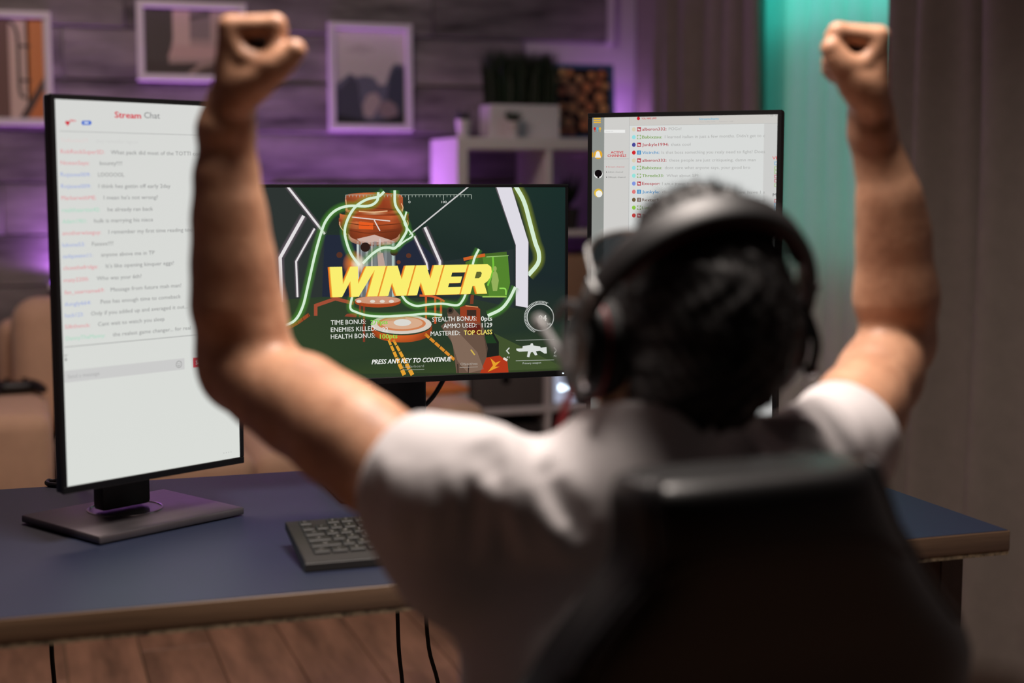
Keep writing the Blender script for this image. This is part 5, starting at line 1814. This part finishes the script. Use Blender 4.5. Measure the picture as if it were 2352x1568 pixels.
hair.data.vertices.foreach_get('co', vs_)
vs_ = vs_.reshape(-1, 3)
ns_ = np.array([tuple(v_.normal) for v_ in hair.data.vertices])
hv, hf = [], []
pick = rng.choice(len(vs_), 9000, replace=True)
fwd = np.array(RH @ Vector((0.15, .55, .6)))
for i in pick:
    n_ = ns_[i]
    tdir = n_ * rng.uniform(.5, 1) + fwd * rng.uniform(.1, .6) + rng.normal(0, .35, 3)
    tdir /= np.linalg.norm(tdir)
    upness = max(0.0, float(n_[2]))
    L_ = rng.uniform(.004, .008) + .005 * upness
    sd = np.cross(tdir, rng.normal(0, 1, 3))
    sd /= np.linalg.norm(sd) + 1e-6
    b0 = len(hv)
    p_ = vs_[i] - n_ * .002
    hv += [p_ - sd * .0006, p_ + sd * .0006, p_ + tdir * L_]
    hf.append((b0, b0 + 1, b0 + 2))
tag(mesh_np('hair_tips', hv, hf, M['hair'], hair, False), kind='stuff')

# ------------------------------------------------------------------ trousers and shoes (mostly below the frame)
tr = Field((0.20, 1.05, 0.03), (0.92, 2.12, 0.72), 0.006)
tr.ell((CX, 1.285, .570), (.185, .135, .115), k=0)
for s in (-1, 1):
    hip, knee, ank = Vector((CX + s * .085, 1.32, .545)), Vector((CX + s * .13, 1.70, .535)), Vector((CX + s * .14, 1.76, .10))
    tr.chain([hip, (hip + knee) / 2, knee], [.090, .082, .066], k=.03)
    tr.chain([knee, (knee + ank) / 2 + Vector((0, -.012, .03)), ank], [.064, .060, .050], k=.02)
tr.wave(lambda x, y, z: .003 * np.sin(45 * y + 30 * z) * np.sin(28 * x + 19 * z))
tr.plane_cut((CX, 1.28, .665), (0, 0, 1), .5)
for s in (-1, 1):
    tr.plane_cut((CX + s * .14, 1.76, .075), (0, 0, -1), .12)
tr.mesh('trousers', M['denim'], person)
for s in (-1, 1):
    sf = Field((CX + s * .145 - .08, 1.66, -.005), (CX + s * .145 + .08, 2.02, .14), 0.004)
    ax_ = CX + s * .145
    sf.cap((ax_, 1.745, .040), (ax_, 1.93, .032), .040, .034, k=.0)
    sf.cap((ax_, 1.755, .085), (ax_, 1.77, .05), .042, .042, k=.02)
    sf.plane_cut((ax_, 1.82, .002), (0, 0, -1), .3)
    sf.mesh('shoe', M['shoe'], person)

# ================================================================== glasses
t = thing('glasses', 'clear framed glasses worn by the man, seen past his left temple', 'glasses', tuple(HEAD))
t.rotation_euler = MH.to_euler()


def hobj(o, parent):
    """objects modelled in head coordinates"""
    o.parent = parent
    return o


for s in (-1, 1):
    ring = []
    for k in range(25):
        a = 2 * PI * k / 24
        cx_, cz_ = math.copysign(abs(math.cos(a)) ** .7, math.cos(a)), math.copysign(abs(math.sin(a)) ** .7, math.sin(a))
        ring.append(Vector((s * .035 + .0285 * cx_, .124 - .010 * abs(s * .035 + .0285 * cx_) / .06, .016 + .021 * cz_)))
    tube('rim', ring, .0019, M['silver'], t, 8, False)
    bm = bmesh.new()
    f0 = [bm.verts.new(p_ * 1.0) for p_ in ring[:-1]]
    f1 = [bm.verts.new(p_ + Vector((0, .0016, 0))) for p_ in ring[:-1]]
    bm.faces.new(f0)
    bm.faces.new(f1[::-1])
    for k in range(24):
        bm.faces.new((f0[k], f0[(k + 1) % 24], f1[(k + 1) % 24], f1[k]))
    bm_obj('lens', bm, M['lens'], t)
    tube('temple', [(s * .0645, .113, .026), (s * .072, .100, .026), (s * .079, .05, .022), (s * .083, .0, .016), (s * .0825, -.02, .0)], .0022, M['silver'], t, 8)
tube('bridge', [(-.008, .1235, .022), (0, .125, .025), (.008, .1235, .022)], .0022, M['silver'], t, 8)

# ================================================================== headset
t = thing('headset', 'black over-ear headset with raised silver microphone on the mans head', 'headset', tuple(HEAD))
t.rotation_euler = MH.to_euler()


def band(name, a0, a1, rx, rz, z0, wid, th, material, n=36, y0=0.0):
    bm = bmesh.new()
    rings = []
    for i in range(n + 1):
        a = a0 + (a1 - a0) * i / n
        c = Vector((rx * math.cos(a), y0, z0 + rz * math.sin(a)))
        nr = Vector((math.cos(a) / rx, 0, math.sin(a) / rz)).normalized()
        fade = 0.75 + 0.25 * math.sin(a)
        ring = []
        for k in range(16):
            q = 2 * PI * k / 16
            cc, ss = math.copysign(abs(math.cos(q)) ** .6, math.cos(q)), math.copysign(abs(math.sin(q)) ** .8, math.sin(q))
            ring.append(bm.verts.new(c + nr * (th / 2 * ss) + Vector((0, wid / 2 * fade * cc, 0))))
        rings.append(ring)
    for a_, b_ in zip(rings[:-1], rings[1:]):
        for k in range(16):
            bm.faces.new((a_[k], a_[(k + 1) % 16], b_[(k + 1) % 16], b_[k]))
    bm.faces.new(rings[0])
    bm.faces.new(rings[-1][::-1])
    return bm_obj(name, bm, material, t, smooth=True)


band('headband', math.radians(8), math.radians(172), .113, .136, .018, .036, .013, M['hp'])
band('head_cushion', math.radians(40), math.radians(140), .104, .126, .018, .030, .010, M['hp_pad'])
band('lining', math.radians(30), math.radians(150), .107, .1305, .018, .038, .003, M['hp_red'])
RX = Matrix.Rotation(PI / 2, 3, 'Y')
for s in (-1, 1):
    mt = Matrix.Diagonal((1, .86, 1.06)).to_3x3() @ Matrix.Rotation(s * PI / 2, 3, 'Y')
    cup = lathe('ear_cup', [(.020, -.002), (.042, .0), (.047, .006), (.047, .014), (.043, .021), (.034, .026), (.020, .028), (.001, .029)], M['hp'], t, (s * .0885, -.004, -.006), 36, mt)
    lathe('ear_pad', [(.030, -.016), (.040, -.017), (.047, -.012), (.048, -.005), (.044, .002), (.030, .002)], M['hp_pad'], t, (s * .0885, -.004, -.006), 36, mt)
    lathe('trim_ring', [(.0462, .0065), (.0482, .0072), (.0482, .0095), (.0462, .0102)], M['hp_red'], cup, (s * .0885, -.004, -.006), 36, mt)
    lathe('badge', [(.016, .0275), (.016, .0300), (.0145, .0306), (.013, .0295)], M['silver'], cup, (s * .0885, -.004, -.006), 28, mt)
    tube('yoke', [(s * .1115, -.0, .040), (s * .1160, -.034, .022), (s * .1150, -.046, -.004)], .0048, M['hp'], t, 10)
    tube('yoke', [(s * .1115, .0, .040), (s * .1160, .030, .022), (s * .1150, .042, -.004)], .0048, M['hp'], t, 10)
    box('slider', (s * .1118, 0, .052), (.0065, .020, .040), M['silver'], t, .002)
    lathe('pivot', [(.0062, -.004), (.0062, .005), (.004, .0065), (.001, .0066)], M['chrome'], t, (s * .114, -.046, -.004), 14, Matrix.Rotation(s * PI / 2, 3, 'Y'))
inv = MH.inverted()
bp = [inv @ W(1312, 845, 1.352), inv @ W(1292, 822, 1.365), inv @ W(1268, 782, 1.400), inv @ W(1246, 748, 1.430)]
tube('microphone_boom', bp, .0042, M['silver'], t, 10)
d = (bp[-1] - bp[-2]).normalized()
tube('microphone', [bp[-1] - d * .004, bp[-1] + d * .001, bp[-1] + d * .008, bp[-1] + d * .016, bp[-1] + d * .020], [.0052, .0070, .0074, .0062, .002], M['silver'], t, 12, False)
cb = [W(1322, 878, 1.352), W(1310, 905, 1.365), W(1292, 960, 1.42), W(1276, 1012, 1.47), W(1262, 1080, 1.50), W(1250, 1200, 1.50), W(1245, 1330, 1.49), W(1240, 1440, 1.48)]
tube('headset_cable', [inv @ p_ for p_ in cb], .0040, M['hp_red'], t, 8)

# ================================================================== the chair
t = thing('gaming_chair', 'black leather high back gaming chair the man sits in, nearest the camera', 'chair', (CX - .018, 1.27, 0), math.radians(5))
co = Vector((CX, 1.27, 0))
sec = []
for py, xl, xr, yn, th in ((1082, 1505, 2000, 1.026, .018), (1088, 1490, 2028, 1.014, .032), (1102, 1478, 2050, 1.004, .043), (1128, 1474, 2064, .998, .050), (1165, 1474, 2080, .995, .053), (1250, 1484, 2112, .997, .052), (1310, 1462, 2150, 1.002, .050),
                           (1372, 1400, 2182, 1.008, .048), (1440, 1335, 2228, 1.014, .048), (1500, 1285, 2274, 1.020, .048), (1568, 1240, 2330, 1.027, .048)):
    a, b_ = at_y(xl, py, yn), at_y(xr, py, yn)
    sec.append(((a.z + b_.z) / 2, (a.x + b_.x) / 2, (b_.x - a.x) / 2, yn, th))
z_, x_, w_, y_, th_ = sec[-1]
for dz, ww, yy in ((.06, .238, 1.035), (.13, .250, 1.045), (.22, .250, 1.060), (.32, .235, 1.085), (.38, .205, 1.10), (.40, .18, 1.11)):
    sec.append((z_ - dz, CX, ww, yy, .05 if dz < .39 else .03))


def sec_pt(i, q, out=0.0, pw=.38):
    z, xc, w, yn, th = sec[i]
    c, s = math.cos(q), math.sin(q)
    return Vector((xc + (w + out) * math.copysign(abs(c) ** pw, c), yn + th + (th + out) * math.copysign(abs(s) ** .6, s), z)) - co


bm = bmesh.new()
rings = []
for i in range(len(sec)):
    rings.append([bm.verts.new(sec_pt(i, 2 * PI * k / 48)) for k in range(48)])
for a_, b_ in zip(rings[:-1], rings[1:]):
    for k in range(48):
        bm.faces.new((a_[k], a_[(k + 1) % 48], b_[(k + 1) % 48], b_[k]))
bm.faces.new(rings[0])
bm.faces.new(rings[-1][::-1])
o = bm_obj('backrest', bm, M['leather'], t, smooth=True)
md = o.modifiers.new('round', 'SUBSURF')
md.levels = md.render_levels = 1
for q in (3.62, 3.80, 5.80):
    tube('piping', [sec_pt(i, q, .001) for i in range(1, 10)], .0035, M['seam'], o, 8)
tube('piping', [sec_pt(6, 3.9 + k * .12, .0015) + Vector((0, 0, .020 * math.sin(k / 12 * PI))) for k in range(13)], .003, M['seam'], o, 8)
box('seat', (0, .02, .42), (.50, .50, .09), M['leather'], t, .035, seg=4)
for s in (-1, 1):
    box('seat_bolster', (s * .235, .03, .452), (.085, .47, .075), M['leather'], t, .03, seg=4)
    tube('armrest_post', [(s * .30, .0, .40), (s * .315, .0, .52), (s * .315, .0, .610)], .02, M['black_plastic'], t, 12)
    box('armrest', (s * .315, .03, .625), (.085, .25, .03), M['black_plastic'], t, .012, seg=3)
    box('arm_bracket', (s * .25, .0, .385), (.14, .06, .012), M['steel_dark'], t, .003)
    box('recline_hinge', (s * .24, -.20, .44), (.035, .07, .16), M['steel_dark'], t, .01)
lathe('gas_lift', [(.030, .09), (.030, .26), (.020, .262), (.020, .375), (.06, .376), (.06, .384)], M['steel_dark'], t)
lathe('hub', [(.045, .065), (.05, .07), (.05, .115), (.04, .122)], M['black_plastic'], t)
for k in range(5):
    a = 2 * PI * k / 5 + .3
    d = Vector((math.cos(a), math.sin(a), 0))
    lg = tube('base_leg', [d * .035 + ZN * .095, d * .16 + ZN * .090, d * .30 + ZN * .072], [.026, .022, .017], M['black_plastic'], t, 12, False, .8)
    for s in (-1, 1):
        n_ = Vector((-d.y, d.x, 0))
        lathe('caster_wheel', [(.010, -.009), (.028, -.008), (.030, -.004), (.030, .004), (.028, .008), (.010, .009)], M['black_plastic'], lg, d * .31 + n_ * (s * .014) + ZN * .0305, 20,
              n_.to_track_quat('Z', 'Y').to_matrix())
